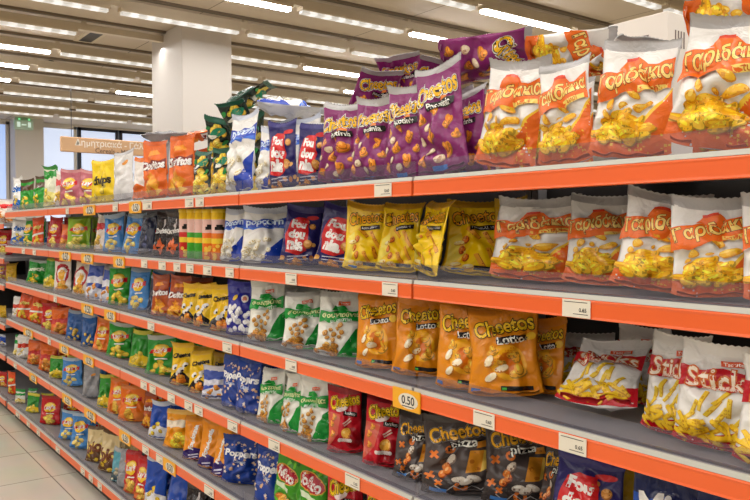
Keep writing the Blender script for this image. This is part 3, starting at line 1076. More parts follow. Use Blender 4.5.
# (code, left px, right px, top px, options)   options: y yaw, l lean, r roll, x extra depth, w width factor, t thickness factor
S = {
1: [('blw', 12, 21, 178, {}), ('grb', 20, 34, 180, {}), ('grb', 33, 46, 177, {}), ('wgr', 44, 60, 167, {}), ('whp', 55, 66, 172, {}),
    ('pnk', 60, 81, 170, {}), ('pnk', 78, 100, 171, {}), ('ylw', 92, 116, 160, {}), ('wht', 114, 136, 152, {}), ('who', 133, 147, 158, {}),
    ('gry', 146, 172, 146, {'x': .2}), ('dor', 144, 170, 142, {}), ('dor', 167, 195, 136, {}), ('dor', 182, 210, 151, {'x': .2}), ('ovn', 194, 213, 151, {}), ('ovn', 211, 232, 149, {}), ('ovn', 204, 236, 133, {'x': .2}), ('ovn', 234, 264, 113, {'x': .2}),
    ('pop', 227, 259, 114, {}), ('pop', 255, 280, 128, {}), ('pop', 264, 294, 122, {'x': .22}), ('pop', 290, 322, 118, {'x': .22}), ('fou', 269, 299, 121, {'y': 32}), ('fou', 296, 327, 124, {'y': 34}),
    ('chp', 317, 361, 105, {}), ('chp', 350, 394, 99, {}), ('chp', 385, 428, 86, {}), ('chp', 418, 470, 64, {'r': -7}), ('chp', 447, 482, 92, {'x': .10}), ('chp', 362, 394, 106, {'x': .26}), ('chp', 392, 428, 100, {'x': .26}), ('chp', 430, 472, 94, {'x': .26}), ('chp', 480, 520, 88, {'x': .24}),
    ('gar', 473, 535, 66, {'r': 8}), ('gar', 524, 556, 76, {'x': .14}), ('gar', 540, 594, 62, {}), ('gar', 590, 667, 46, {'r': 4}), ('gar', 548, 590, 80, {'x': .24}), ('gar', 694, 752, 56, {'x': .2}), ('gar', 666, 756, 24, {'r': 9, 'y': 18})],
2: [('blw', 8, 24, 220, {}), ('lgr', 24, 35, 217, {}), ('org', 33, 45, 216, {}), ('lrd', 48, 62, 215, {}), ('orp', 60, 70, 225, {}), ('lim', 67, 91, 213, {}),
    ('whp', 96, 108, 214, {}), ('lbl', 105, 126, 212, {}), ('lbl', 124, 144, 212, {}), ('nvy', 140, 157, 214, {}), ('blk', 153, 169, 210, {}), ('blk', 167, 184, 209, {}),
    ('pop', 223, 246, 206, {}), ('pop', 241, 287, 204, {}), ('fou', 281, 321, 203, {'r': 3}), ('fou', 314, 362, 200, {'r': 8, 'y': 30}),
    ('chy', 343, 386, 199, {}), ('chy', 377, 420, 196, {}), ('chy', 410, 455, 197, {'y': -25, 'r': 4}), ('chy', 440, 507, 190, {'r': 4}), ('yel', 492, 522, 196, {'x': .13}),
    ('gar', 489, 580, 191, {'r': 3, 'y': 22, 'l': 10}), ('gar', 566, 634, 194, {'r': 2, 'y': 20, 'l': 10, 'x': .05}), ('gar', 613, 696, 191, {'r': 6, 'y': 20, 'l': 9}), ('gar', 672, 757, 197, {}), ('gar', 744, 830, 195, {})],
3: [('grd', 24, 50, 260, {}), ('gye', 44, 57, 258, {}), ('rng', 55, 73, 258, {}), ('rng', 73, 90, 258, {}), ('blo', 86, 103, 262, {}),
    ('blo', 102, 114, 266, {}), ('lgr', 109, 131, 265, {}), ('lbl', 130, 152, 268, {}), ('nvy', 147, 158, 274, {}), ('drd', 152, 171, 274, {}), ('drd', 168, 191, 276, {}),
    ('ylb', 180, 198, 283, {}), ('ylb', 194, 214, 284, {}), ('ylb', 210, 236, 285, {}), ('corn', 228, 258, 281, {}), ('dra', 249, 287, 280, {}), ('dra', 276, 296, 288, {'x': .10}),
    ('dra', 283, 327, 292, {}), ('dra', 315, 364, 292, {}), ('cho', 357, 402, 286, {}), ('cho', 392, 445, 290, {}), ('cho', 437, 492, 294, {}), ('cho', 470, 544, 306, {'r': -3}),
    ('cho', 528, 568, 318, {'x': .14}), ('stk', 543, 622, 333, {'x': .27, 'r': 3}), ('stk', 611, 662, 324, {'x': .24}), ('stk', 645, 700, 335, {'x': .05}), ('stk', 673, 757, 344, {'x': .0, 'y': 16}), ('stk', 738, 840, 358, {'x': 0.0, 'y': 10})],
4: [('wrd', 6, 20, 294, {}), ('org', 17, 30, 294, {'r': 8}), ('org', 28, 44, 294, {'r': 12}), ('lrd', 42, 58, 303, {}), ('orp', 52, 71, 307, {}), ('blu', 67, 84, 310, {}), ('blu', 82, 97, 314, {}),
    ('lor', 94, 111, 318, {}), ('lgr', 107, 132, 322, {}), ('gye', 130, 150, 330, {}), ('lgr', 147, 178, 335, {}), ('ylb', 171, 194, 343, {}), ('ylb', 190, 214, 350, {}), ('blo', 203, 228, 366, {'w': 1.1}),
    ('ppr', 222, 248, 354, {}), ('ppr', 236, 264, 357, {}), ('dra', 260, 287, 367, {}), ('dra', 283, 305, 372, {}), ('dra', 300, 334, 376, {}),
    ('chr', 328, 364, 387, {}), ('chr', 362, 404, 396, {}), ('chk', 393, 436, 412, {}), ('chk', 422, 497, 415, {}), ('chk', 482, 556, 430, {}), ('chk', 540, 566, 440, {'x': .12}),
    ('fou', 550, 622, 455, {'y': 20}), ('yel', 608, 644, 462, {'x': .12}), ('mix', 632, 700, 468, {'y': 20}), ('mix', 695, 775, 488, {'y': 15})],
5: [('wgd', 6, 22, 332, {}), ('wrd', 17, 32, 335, {}), ('orp', 28, 43, 340, {}), ('orp', 39, 56, 342, {}), ('gye', 50, 66, 355, {}), ('lbl', 63, 84, 357, {}), ('gry', 83, 100, 366, {}),
    ('gye', 98, 113, 374, {}), ('lor', 109, 129, 377, {}), ('lor', 118, 147, 385, {}), ('drd', 143, 156, 392, {'x': .05}), ('roy', 149, 169, 400, {}), ('oye', 165, 198, 410, {}),
    ('fdo', 184, 206, 416, {}), ('fdo', 199, 218, 418, {}), ('fdo', 214, 230, 422, {}), ('ppr', 222, 260, 434, {}), ('ppr', 255, 287, 444, {}),
    ('fli', 274, 302, 450, {}), ('fli', 296, 331, 456, {}), ('chr', 326, 366, 466, {}), ('chr', 364, 400, 482, {})],
6: [('wgd', 12, 29, 389, {}), ('gye', 26, 40, 393, {}), ('lrd', 38, 64, 396, {}), ('lbl', 60, 78, 410, {}), ('lbl', 72, 92, 412, {}),
    ('bei', 88, 106, 425, {}), ('bei', 100, 120, 430, {}), ('tea', 112, 126, 447, {}), ('gry', 119, 130, 450, {}), ('lri', 125, 143, 450, {}), ('lri', 135, 152, 455, {}), ('roy', 144, 168, 456, {}), ('roy', 165, 188, 466, {}), ('blk', 184, 206, 482, {})],
}

PLACED = []
rs = random.Random(11)

def ell_pts(c, w, d, rz, n=16):
    out = []
    for i in range(n):
        t = 2 * PI * i / n
        ct, st = math.cos(t), math.sin(t)
        x, y = w / 2 * math.copysign(abs(ct) ** 0.8, ct), d / 2 * math.copysign(abs(st) ** 0.8, st)
        out.append((c[0] + x * math.cos(rz) - y * math.sin(rz), c[1] + x * math.sin(rz) + y * math.cos(rz)))
    return out

def place(code, k, x0, x1, yt, o, zb, far=None):
    ratio, dr = T[code][3], T[code][4]
    base_x = 0.032 + max(0.0, o.get('x', 0.0))
    pxc = (x0 + x1) / 2
    cx = base_x + 0.05
    yaw = o.get('y')
    if 'l' not in o:
        o['l'] = rs.uniform(2, 6) if k == 1 else rs.uniform(6, 13)
    L = rad(o['l'])
    offx = offy = 0.0
    for it in range(6):
        p = on_x(pxc, yt, cx + 2 * offx)
        h = (p.z - zb) / math.cos(L)
        p = on_x(pxc, yt, cx + offx)
        h = min(max(h, 0.10), 0.36)
        if k > 1 and far is None:
            h = min(h, TOPZ[k - 1] - 0.034 - zb - 0.022)
        w = min(ratio * h, 0.23) * o.get('w', 1.0)
        d = dr * w * o.get('t', 1.0)
        # angle between line of sight and the shelf normal
        view = math.atan2(p.y - CAM.y, p.x - CAM.x)
        dist = math.hypot(p.y - CAM.y, p.x - CAM.x)
        th = math.atan((pxc - 375) / FPX)
        want = (x1 - x0) / FPX * dist * math.cos(th) ** 1
        if o.get('y') is None:
            best = None
            lo = 20 if pxc < 240 else 6
            for yy in range(lo, 40 if pxc < 240 else 47):
                b = view - rad(yy)
                sil = 2 * math.sqrt((w / 2 * math.cos(b)) ** 2 + (d / 2 * math.sin(b)) ** 2)
                e = abs(sil - want)
                if best is None or e < best[0]:
                    best = (e, yy, sil)
            yaw = best[1]
        b = view - rad(yaw)
        sil = 2 * math.sqrt((w / 2 * math.cos(b)) ** 2 + (d / 2 * math.sin(b)) ** 2)
        f = want / sil
        f = min(max(f, 0.80 if pxc < 240 else 0.82), 1.38 if pxc < 240 else 1.5)
        f = min(f, 0.27 / w)
        w *= f
        d *= min(f, 1.12)
        ext = math.sqrt((w / 2 * math.sin(rad(yaw))) ** 2 + (d / 2 * math.cos(rad(yaw))) ** 2)
        cx = base_x + ext * (1.0 if k < 2 else 0.80)
        offx, offy = h / 2 * math.sin(L) * math.cos(rad(yaw)), h / 2 * math.sin(L) * math.sin(rad(yaw))
    rz = rad(yaw) - PI / 2
    y = on_x(pxc, yt, cx + offx).y
    for it in range(8):
        pr = [proj((q[0], q[1], zb + h * .45))[0] for q in ell_pts((cx + offx, y), w, d, rz)]
        mid = (min(pr) + x0 - (max(pr) - (max(pr) - min(pr)))) if False else (min(pr) + max(pr)) / 2
        e = pxc - mid
        if (max(pr) - min(pr)) > (x1 - x0) + 3:
            e = x0 - min(pr)
        dpx = proj((cx + offx, y + .01, zb))[0] - proj((cx + offx, y, zb))[0]
        y += e / dpx * .01
    y -= offy
    return dict(code=code, k=k, c=[cx, y], w=w, h=h, d=d, rz=rz, zb=zb, o=o, x0=x0, x1=x1)

def sat(a, b):
    """overlap depth of two convex outlines (0 when apart)"""
    best = 1e9
    for P, Q in ((a, b), (b, a)):
        for i in range(len(P)):
            x0, y0 = P[i]
            x1, y1 = P[(i + 1) % len(P)]
            nx, ny = y1 - y0, x0 - x1
            l = math.hypot(nx, ny)
            if l < 1e-9:
                continue
            nx, ny = nx / l, ny / l
            pa = [p[0] * nx + p[1] * ny for p in a]
            pb = [p[0] * nx + p[1] * ny for p in b]
            ov = min(max(pa), max(pb)) - max(min(pa), min(pb))
            if ov <= 0:
                return 0.0
            best = min(best, ov)
    return best

for k in S:
    row = []
    for (code, x0, x1, yt, o) in S[k]:
        row.append(place(code, k, x0, x1, yt, o, TOPZ[k]))
    # neighbours that would press into each other: the one farther from the camera is thinner or stands deeper
    for it in range(60):
        moved = False
        for i in range(len(row)):
            for j in range(i + 1, min(i + 4, len(row))):
                a, b = row[i], row[j]
                pa = ell_pts(a['c'], a['w'] * .97, a['d'] * .97, a['rz'])
                pb = ell_pts(b['c'], b['w'] * .97, b['d'] * .97, b['rz'])
                ov = sat(pa, pb)
                if ov > 0.001:
                    far = a if a['c'][1] > b['c'][1] else b
                    if far['o'].get('x', 0) <= 0 and (b if far is a else a)['o'].get('x', 0) > 0:
                        far = b if far is a else a
                    moved = True
                    near = b if far is a else a
                    for q in (a, b):
                        if q['d'] > 0.30 * q['w']:
                            q['d'] *= 0.985
                    st = ov * .35
                    dx, dy = far['c'][0] - CAM.x, far['c'][1] - CAM.y
                    l = math.hypot(dx, dy)
                    far['c'][0] += st * dx / l
                    far['c'][1] += st * dy / l
                    far['grow'] = far.get('grow', 0) + st
        if not moved:
            break
    for q in row:
        pxc = (q['x0'] + q['x1']) / 2
        if pxc > 240 and q['o'].get('x', 0) < .09:
            dist = math.hypot(q['c'][0] - CAM.x, q['c'][1])
            view = math.atan2(q['c'][1] - CAM.y, q['c'][0] - CAM.x)
            want = (q['x1'] - q['x0']) / FPX * dist * math.cos(math.atan((pxc - 375) / FPX))
            b = view - (q['rz'] + PI / 2)
            sil = 2 * math.sqrt((q['w'] / 2 * math.cos(b)) ** 2 + (q['d'] / 2 * math.sin(b)) ** 2)
            q['w'] *= min(max(want / sil, 1.0), 1.18)
    for it in range(50):
        hit_ = False
        for i in range(len(row)):
            for j in range(i + 1, min(i + 4, len(row))):
                a, b = row[i], row[j]
                ov = sat(ell_pts(a['c'], a['w'], a['d'] * 1.2, a['rz']), ell_pts(b['c'], b['w'], b['d'] * 1.2, b['rz']))
                if ov > 0.001:
                    hit_ = True
                    far = a if a['c'][1] > b['c'][1] else b
                    dx, dy = far['c'][0] - CAM.x, far['c'][1] - CAM.y
                    l = math.hypot(dx, dy)
                    far['c'][0] += ov * .4 * dx / l
                    far['c'][1] += ov * .4 * dy / l
        if not hit_:
            break
    for q in row:
        q['c'][1] = min(q['c'][1], 6.60 - q['w'] * .5)
    for q in row:
        fw, fd = (1.0, 1.0) if q['k'] < 2 else (0.92, 0.74)
        lo_ = min(p[0] for p in ell_pts(q['c'], q['w'] * fw, q['d'] * fd, q['rz']))
        if lo_ < 0.029:
            q['c'][0] += 0.029 - lo_
            q['c'][1] += (0.029 - lo_) * (q['c'][1] - CAM.y) / (q['c'][0] - CAM.x)
    PLACED.append(row)

nb = 0
for row in PLACED:
    for back in (False, True):
        lay_ = [q for q in row if (q['o'].get('x', 0) >= .09) == back]
        for i, q in enumerate(lay_):
            a = i
            while a > 0 and lay_[a - 1]['code'] == q['code']:
                a -= 1
            b = i
            while b < len(lay_) - 1 and lay_[b + 1]['code'] == q['code']:
                b += 1
            lb = 'the ' + T[lay_[a - 1]['code']][7] if a > 0 else 'the aisle end'
            rb = 'the ' + T[lay_[b + 1]['code']][7] if b < len(lay_) - 1 else None
            if back:
                lb = 'the ' + T[row[row.index(lay_[a]) - 1]['code']][7]
            desc = T[q['code']][6]
            br = 'back-row ' if back else ''
            if a == b:
                q['lab'] = '%s%s, %s, ' % (br, desc, SHN[q['k']]) + ('behind %s' % lb if back else ('between %s and %s' % (lb, rb) if rb else 'after %s' % lb))
            else:
                q['lab'] = '%s %s%s after %s, %s' % (ORD[i - a], br, desc, lb, SHN[q['k']])
            q['nm'] = T[q['code']][7] if a == b else ORD[i - a] + ' ' + T[q['code']][7]
            if sum(1 for z in row if z['code'] == q['code']) > b - a + 1 and not back:
                q['nm'] += ' after ' + lb
for row in PLACED:
    for i, q in enumerate(row):
        code, k = q['code'], q['k']
        n = sum(1 for z in row if z['code'] == code)
        lab = q['lab']
        grp = '%ss on the %s' % (T[code][6], SHN[k])
        nb += 1
        rr = random.Random(nb * 7 + 3)
        o = q['o']
        roll = o.get('r', rr.uniform(-4, 4))
        lean = o.get('l', rr.uniform(-0.5, 4.5))
        seed = 100 + nb
        rot = Euler((rad(-lean), rad(roll), q['rz']), 'XYZ')
        put_bag(code, (q['c'][0], q['c'][1], q['zb'] + 0.0025 + max(0, math.sin(rad(lean))) * q['d'] * .30 + abs(math.sin(rad(roll))) * q['w'] * .33), rot, q['w'], q['h'] - (abs(math.sin(rad(roll))) * q['w'] * .6 if k > 1 else 0), q['d'], seed, lab, grp)

# the same bags standing behind the front ones
for row in PLACED:
    for i, q in enumerate(list(row)):
        k = q['k']
        if k == 1 or (q['x0'] + q['x1']) / 2 > 345 or q['o'].get('x', 0) >= .05 or q['code'] in ('gry', 'tea', 'nvy'):
            continue
        nb += 1
        rr = random.Random(nb * 5 + 1)
        yaw = q['rz'] + rad(rr.uniform(-8, 8))
        ex = math.sqrt((q['w'] / 2 * math.cos(yaw)) ** 2 + (q['d'] / 2 * math.sin(yaw)) ** 2)
        cx = q['c'][0] + 2.0 * ex + 0.03
        cx = min(cx, DEPTH - 0.075 - ex)
        hh = q['h'] * rr.uniform(.9, 1.0)
        lab = '%s directly behind the %s, %s' % (T[q['code']][6], q['nm'], SHN[k])
        put_bag(q['code'], (cx, q['c'][1], q['zb'] + .006), Euler((rad(-q['o']['l'] * .6), rad(rr.uniform(-2, 2)), yaw)), q['w'], hh * .95, q['d'] * .9, 100 + nb, lab, '%ss on the %s' % (T[q['code']][6], SHN[k]))

# ------------------------------------------------------------------ bags lying in the piles on the top shelf
def lay(code, px, py, x, L, wf, df, rot, seed, label, group):
    """a bag lying down; its middle sits at the point seen at (px, py) in the plane x"""
    c = on_x(px, py, x)
    w, d = L * wf, L * df
    e = Euler(tuple(rad(a) for a in rot[:3]), 'XYZ')
    if len(rot) > 3:                        # turned on its long side first
        e = Euler(tuple(rad(a) for a in rot[:3]), 'YXZ').to_matrix().to_euler('XYZ')
    off = e.to_matrix() @ Vector((0, 0, L / 2))
    return put_bag(code, c - off, e, w, L, d, seed, label, group)

exec_piles = True

# ------------------------------------------------------------------ price tags
paper = plain('white_price_paper', (226, 218, 200), 0.6)
promo = plain('yellow_promo_card', (240, 170, 24), 0.5)
ink = plain('black_ink', (40, 36, 36), 0.6)
RAILN = {1: 'top', 2: 'second', 3: 'third', 4: 'fourth', 5: 'fifth', 6: 'bottom'}

def add_text(m, s, mat, x, yc, zc, wid, off=0.02):
    """letters facing the aisle (-x); reads from far (+y) to near (-y)"""
    tr, hh = text_tris(s, off)
    si = m.slot(mat)
    for t in tr:
        b = len(m.v)
        m.v += [(x, yc - px_ * wid, zc + py_ * wid) for px_, py_ in t]
        m.f.append((b, b + 1, b + 2))
        m.m.append(si)

def price_tag(k, x0, x1, kind, text=None, label=''):
    zt = RZ[k]
    yA, yB = on_x(x0, 250, -0.006).y, on_x(x1, 250, -0.006).y
    # the rail runs across the frame: look along its own height instead
    for it in range(4):
        pa = proj((-0.006, yA, zt))
        yA = on_x(x0, pa[1], -0.006).y
        pb = proj((-0.006, yB, zt))
        yB = on_x(x1, pb[1], -0.006).y
    yc, wd = (yA + yB) / 2, abs(yA - yB)
    m = MB()
    if kind == 'w':
        lo, hi = zt - 0.038, zt - 0.001
        m.box((-0.0085, yc - wd / 2, lo), (-0.0068, yc + wd / 2, hi), paper)
        xs = -0.0089
        add_text(m, text or '0.60', ink, xs, yc - wd * 0.24, zt - 0.022, wd * 0.26)
        m.box((xs, yc - wd * .4, zt - 0.0068), (xs + .0003, yc + wd * .42, zt - 0.0055), ink)
        m.box((xs, yc - wd * .42, zt - 0.0315), (xs + .0003, yc + wd * .1, zt - 0.0302), ink)
    else:
        lo, hi = zt - 0.052, zt + 0.004
        m.box((-0.0105, yc - wd / 2, lo), (-0.0068, yc + wd / 2, hi), promo)
        s = m.slot(paper)
        b = len(m.v)
        n = 16
        r = min(wd * .36, .02)
        for i in range(n):
            t = 2 * PI * i / n
            m.v.append((-0.0109, yc - wd * .08 + wd * .36 * math.cos(t), (lo + hi) / 2 - .002 + 0.021 * math.sin(t)))
        m.f.append(tuple(range(b + n - 1, b - 1, -1)))
        m.m.append(s)
        add_text(m, text or '0.50', ink, -0.0112, yc - wd * .08, (lo + hi) / 2, wd * .46)
        m.box((-0.0113, yc - wd * .3, lo + 0.010), (-0.0110, yc + wd * .14, lo + 0.0125), ink)
    o = m.build('shelf_price_tag')
    tag(o, label, 'price tag', ('white price tags on the shelf rails' if kind == 'w' else 'yellow promotion tags on the shelf rails'))
    return o

TAGS = [
 (1, 'w', [(66, 69), (113, 118), (143, 152), (185.5, 193.7), (196, 204), (375, 392)]),
 (1, 'y', [(84, 95.5), (130, 141.5)]),
 (2, 'w', [(22, 25), (33, 36), (141.5, 147.5), (159, 166), (174, 180.5), (186.6, 193.7), (203.6, 211.7), (226, 234), (286, 297), (382.7, 398), (563, 591)]),
 (2, 'y', [(60, 71), (82, 93.5), (114, 125)]),
 (3, 'w', [(54, 57), (148, 154.5), (223, 232), (286, 297), (474, 495), (559.5, 587)]),
 (3, 'y', [(82, 93.5), (105, 116), (394, 421)]),
 (4, 'w', [(48, 51), (141, 147), (150, 156), (168, 175), (185, 192.6), (195, 203), (228, 237.7), (269, 280), (345.7, 360)]),
 (4, 'y', [(24, 33), (60, 69), (84, 94)]),
 (5, 'w', [(14, 17), (142.7, 149), (156.5, 163), (204.7, 214)]),
 (5, 'y', [(30, 37), (63, 72), (85, 96), (120, 130.7), (164, 176)]),
 (6, 'w', [(16, 20), (27, 30), (37, 40), (56, 60), (81, 85), (89, 93), (98, 102)]),
]
for k, kind, xs in TAGS:
    for n, (a, b) in enumerate(xs):
        pc = (a + b) / 2
        pc = (a + b) / 2
        own = min(PLACED[k - 1], key=lambda q: abs((q['x0'] + q['x1']) / 2 - pc))
        nm = own['nm']
        lab = '%s price tag, %s rail, below the %s' % ('white' if kind == 'w' else 'yellow', RAILN[k], nm)
        near = [z for z in xs if z != (a, b) and min(PLACED[k - 1], key=lambda q: abs((q['x0'] + q['x1']) / 2 - (z[0] + z[1]) / 2)) is own]
        if near:
            lab += ', ' + ('left one' if near[0][0] > a else 'right one')
        price_tag(k, a, b, kind, {(1, 375): '0.60', (2, 563): '0.65', (3, 559.5): '0.65', (3, 394): '0.50'}.get((k, a)), lab)
LAMPS = []
LP = 46.0
EXPO = 0.0
RT_ = lambda x, phi, y=0: (x, y, phi)
pile = [
 ('dor', 203, 135, .30, .22, .68, .22, (76, 6, 60), 'orange tortilla chip bag lying face down behind the dark green crisp bags'),
 ('gry', 170, 136, .24, .27, .62, .22, (86, 0, 53), 'grey foil bag lying flat behind the upright orange tortilla chip bags'),
 ('ovn', 219, 139, .13, .20, .62, .34, (34, 12, -55), 'dark green crisp bag slumped over its upright neighbours, lowest of the pile'),
 ('ovn', 247, 98, .28, .25, .64, .32, (58, 4, 50), 'dark green crisp bag lying flat, topmost of the dark green pile'),
 ('ovn', 239, 121, .15, .20, .62, .36, (36, -14, -50), 'dark green crisp bag leaning in the pile beside the white-blue popcorn bag'),
 ('pop', 293, 109, .30, .28, .66, .30, (-96, 0, -127), 'white popcorn bag lying on its back behind the navy red-badged bags'),
 ('chp', 374, 94, .22, .21, .70, .28, (50, 5, -20), 'purple cheese snack bag lying with its seal forward, lowest of the purple pile'),
 ('chp', 402, 78, .34, .22, .70, .28, (58, -6, -45), 'purple cheese snack bag lying crosswise in the middle of the purple pile'),
 ('chp', 432, 82, .26, .18, .70, .28, (44, 8, -25), 'purple cheese snack bag lying tilted just under the topmost purple bag'),
 ('chp', 490, 57, .28, .28, .60, .36, (52, 86, -62, 1), 'purple cheese snack bag lying flat, topmost of the purple pile'),
 ('gar', 573, 55, .22, .22, .66, .30, (48, 86, -60, 1), 'white-orange corn puff bag lying flat behind the third upright one'),
 ('gar', 624, 55, .20, .15, .80, .28, (70, 6, -20), 'white-orange corn puff bag lying in front of the cardboard carton'),
 ('gar', 750, 15, .26, .24, .60, .36, (48, 80, -66, 1), 'white-orange corn puff bag lying on top of the tallest upright bags'),
]
for n, (code, px, py, x, L, wf, df, rot, lab) in enumerate(pile):
    lay(code, px, py, x, L, wf, df, rot, 900 + n, lab, 'snack bags lying in piles on the top shelf')

# the potato stick bag that has tipped back on the third shelf
p = on_z(588, 423, TOPZ[3])
put_bag('stk', (p.x + .02, p.y, TOPZ[3] + .034), Euler((rad(-52), rad(0), rad(18) - PI / 2), 'XYZ'), .175, .20, .062, 950,
        'white-red potato stick bag tipped back in front of the upright ones, third shelf', 'white-red potato stick bags on the third shelf')

# farthest bay, past the gap
FAR = {1: [('whr', -16, 14, 166)], 2: [('lrd', -8, 7, 224)], 3: [('pnk', -9, 5, 254), ('yel', 2, 13, 252)], 4: [('yel', -8, 8, 306)], 5: [('roy', -8, 7, 338)], 6: [('lri', -8, 7, 372), ('org', 5, 13, 372)]}
for k in FAR:
    for code, x0, x1, yt in FAR[k]:
        q = place(code, k, x0, x1, yt, {'y': 30, 'l': 4}, FTOP[k], True)
        q['c'][1] = max(q['c'][1], 6.70 + .02 + q['w'] * .5)
        q['h'] = min(q['h'], 0.22 if k == 1 else FTOP[k - 1] - FTOP[k] - 0.06)
        q['c'][0] = max(q['c'][0], .035 + q['w'] * .5)
        nb += 1
        put_bag(code, (q['c'][0], q['c'][1], FTOP[k] + .006), Euler((rad(0), rad(1), q['rz'])), q['w'], q['h'], q['d'], 100 + nb, '%s on the %s of the farthest bay' % (T[code][6], SHN[k]))

# snack tubes on the second shelf
def tube(px0, px1, low, lab, face=True):
    pc = (px0 + px1) / 2
    r = 0.033
    x = 0.075
    p = on_x(pc, 209, x)
    zb_ = TOPZ[2] + .001
    h = p.z - zb_
    e = empty('snack_tube', (x, p.y, zb_))
    tag(e, lab, 'snack tube', 'snack tubes on the second shelf')
    m = MB()
    m.lathe([(r, .004), (r, h * .34)], film(low), 24)
    m.lathe([(r, h * .34), (r, h * .44)], film((244, 206, 50)), 24)
    m.lathe([(r, h * .44), (r, h * .54)], film(low), 24)
    m.lathe([(r, h * .54), (r, h * .80)], film((232, 190, 180)), 24)
    m.lathe([(r, h * .80), (r, h * .93)], film((240, 196, 24)), 24)
    ang = math.atan2(CAM.y - p.y, CAM.x - x) + (0 if face else 1.5)
    s_ = m.slot(film(BLK))
    for (z0, z1, aw) in ((h * .60, h * .66, .62), (h * .66, h * .70, .4)):
        for i in range(8):
            a0, a1 = ang - aw + 2 * aw * i / 8, ang - aw + 2 * aw * (i + 1) / 8
            b = len(m.v)
            zz = .012 * math.sin(i * .9)
            m.v += [((r + .0006) * math.cos(a_), (r + .0006) * math.sin(a_), z_) for a_, z_ in ((a0, z0), (a1, z0), (a1, z1), (a0, z1))]
            m.f.append((b, b + 1, b + 2, b + 3)); m.m.append(s_)
    s_ = m.slot(film((246, 200, 70)))
    rr_ = random.Random(int(pc))
    for i in range(9):
        a0, z0 = ang + rr_.uniform(-.8, .8), rr_.uniform(.05, .3) * h
        b = len(m.v)
        m.v += [((r + .0007) * math.cos(a0 + .28 * math.cos(t)), (r + .0007) * math.sin(a0 + .28 * math.cos(t)), z0 + .008 * math.sin(t)) for t in [q * PI / 4 for q in range(8)]]
        m.f.append(tuple(range(b, b + 8))); m.m.append(s_)
    m.build('tube', e, smooth=False)
    m = MB(); m.lathe([(r + .001, h * .93), (r + .0016, h * .94), (r + .0016, h * .985), (r - .002, h)], film((244, 206, 40), .35), 24); m.build('lid', e)
    m = MB(); m.lathe([(r - .002, 0), (r + .001, .001), (r + .001, .006), (r, .0065)], film((190, 190, 190), .3, .8), 24); m.build('base_rim', e)
for a_, b_, c_, l_, f_ in ((181, 192, (206, 36, 30), 'red snack tube with yellow lid, first after the black tortilla chip bags', True),
                           (190, 199, (60, 160, 40), 'green snack tube beside the red tube', False), (197, 207, (60, 160, 40), 'green snack tube beside the orange tube', False),
                           (204, 216, (232, 110, 24), 'orange snack tube beside the green tube', True), (213, 226, (232, 120, 24), 'orange snack tube beside the white-blue popcorn bag', True)):
    tube(a_, b_, c_, l_, f_)

# ------------------------------------------------------------------ the shop
HC = 2.985
YF = 11.2
XL, XR, YB = -7.5, 8.5, -3.5

def struct(m, name, smooth=False):
    return tag(m.build(name, smooth=smooth), kind='structure')

def floor_mat():
    m, nt, b = base_mat('cream_floor_tiles')
    tc = nt.nodes.new('ShaderNodeTexCoord')
    br = nt.nodes.new('ShaderNodeTexBrick')
    br.offset = 0.0
    br.inputs['Color1'].default_value = lin((226, 218, 200))
    br.inputs['Color2'].default_value = lin((220, 211, 192))
    br.inputs['Mortar'].default_value = lin((140, 132, 120))
    br.inputs['Scale'].default_value = 1.0
    br.inputs['Mortar Size'].default_value = 0.004
    br.inputs['Brick Width'].default_value = 0.62
    br.inputs['Row Height'].default_value = 0.62
    mp = nt.nodes.new('ShaderNodeMapping')
    mp.inputs['Location'].default_value = (0.1, 0.08, 0)
    n = nt.nodes.new('ShaderNodeTexNoise')
    n.inputs['Scale'].default_value = 3.0
    n.inputs['Detail'].default_value = 6
    mx = nt.nodes.new('ShaderNodeMix')
    mx.data_type = 'RGBA'
    mx.blend_type = 'MULTIPLY'
    mx.inputs[0].default_value = 0.25
    nt.links.new(tc.outputs['Object'], mp.inputs['Vector'])
    nt.links.new(mp.outputs['Vector'], br.inputs['Vector'])
    nt.links.new(tc.outputs['Object'], n.inputs['Vector'])
    nt.links.new(br.outputs['Color'], mx.inputs[6])
    nt.links.new(n.outputs['Color'], mx.inputs[7])
    nt.links.new(mx.outputs[2], b.inputs['Base Color'])
    b.inputs['Roughness'].default_value = 0.16
    return m

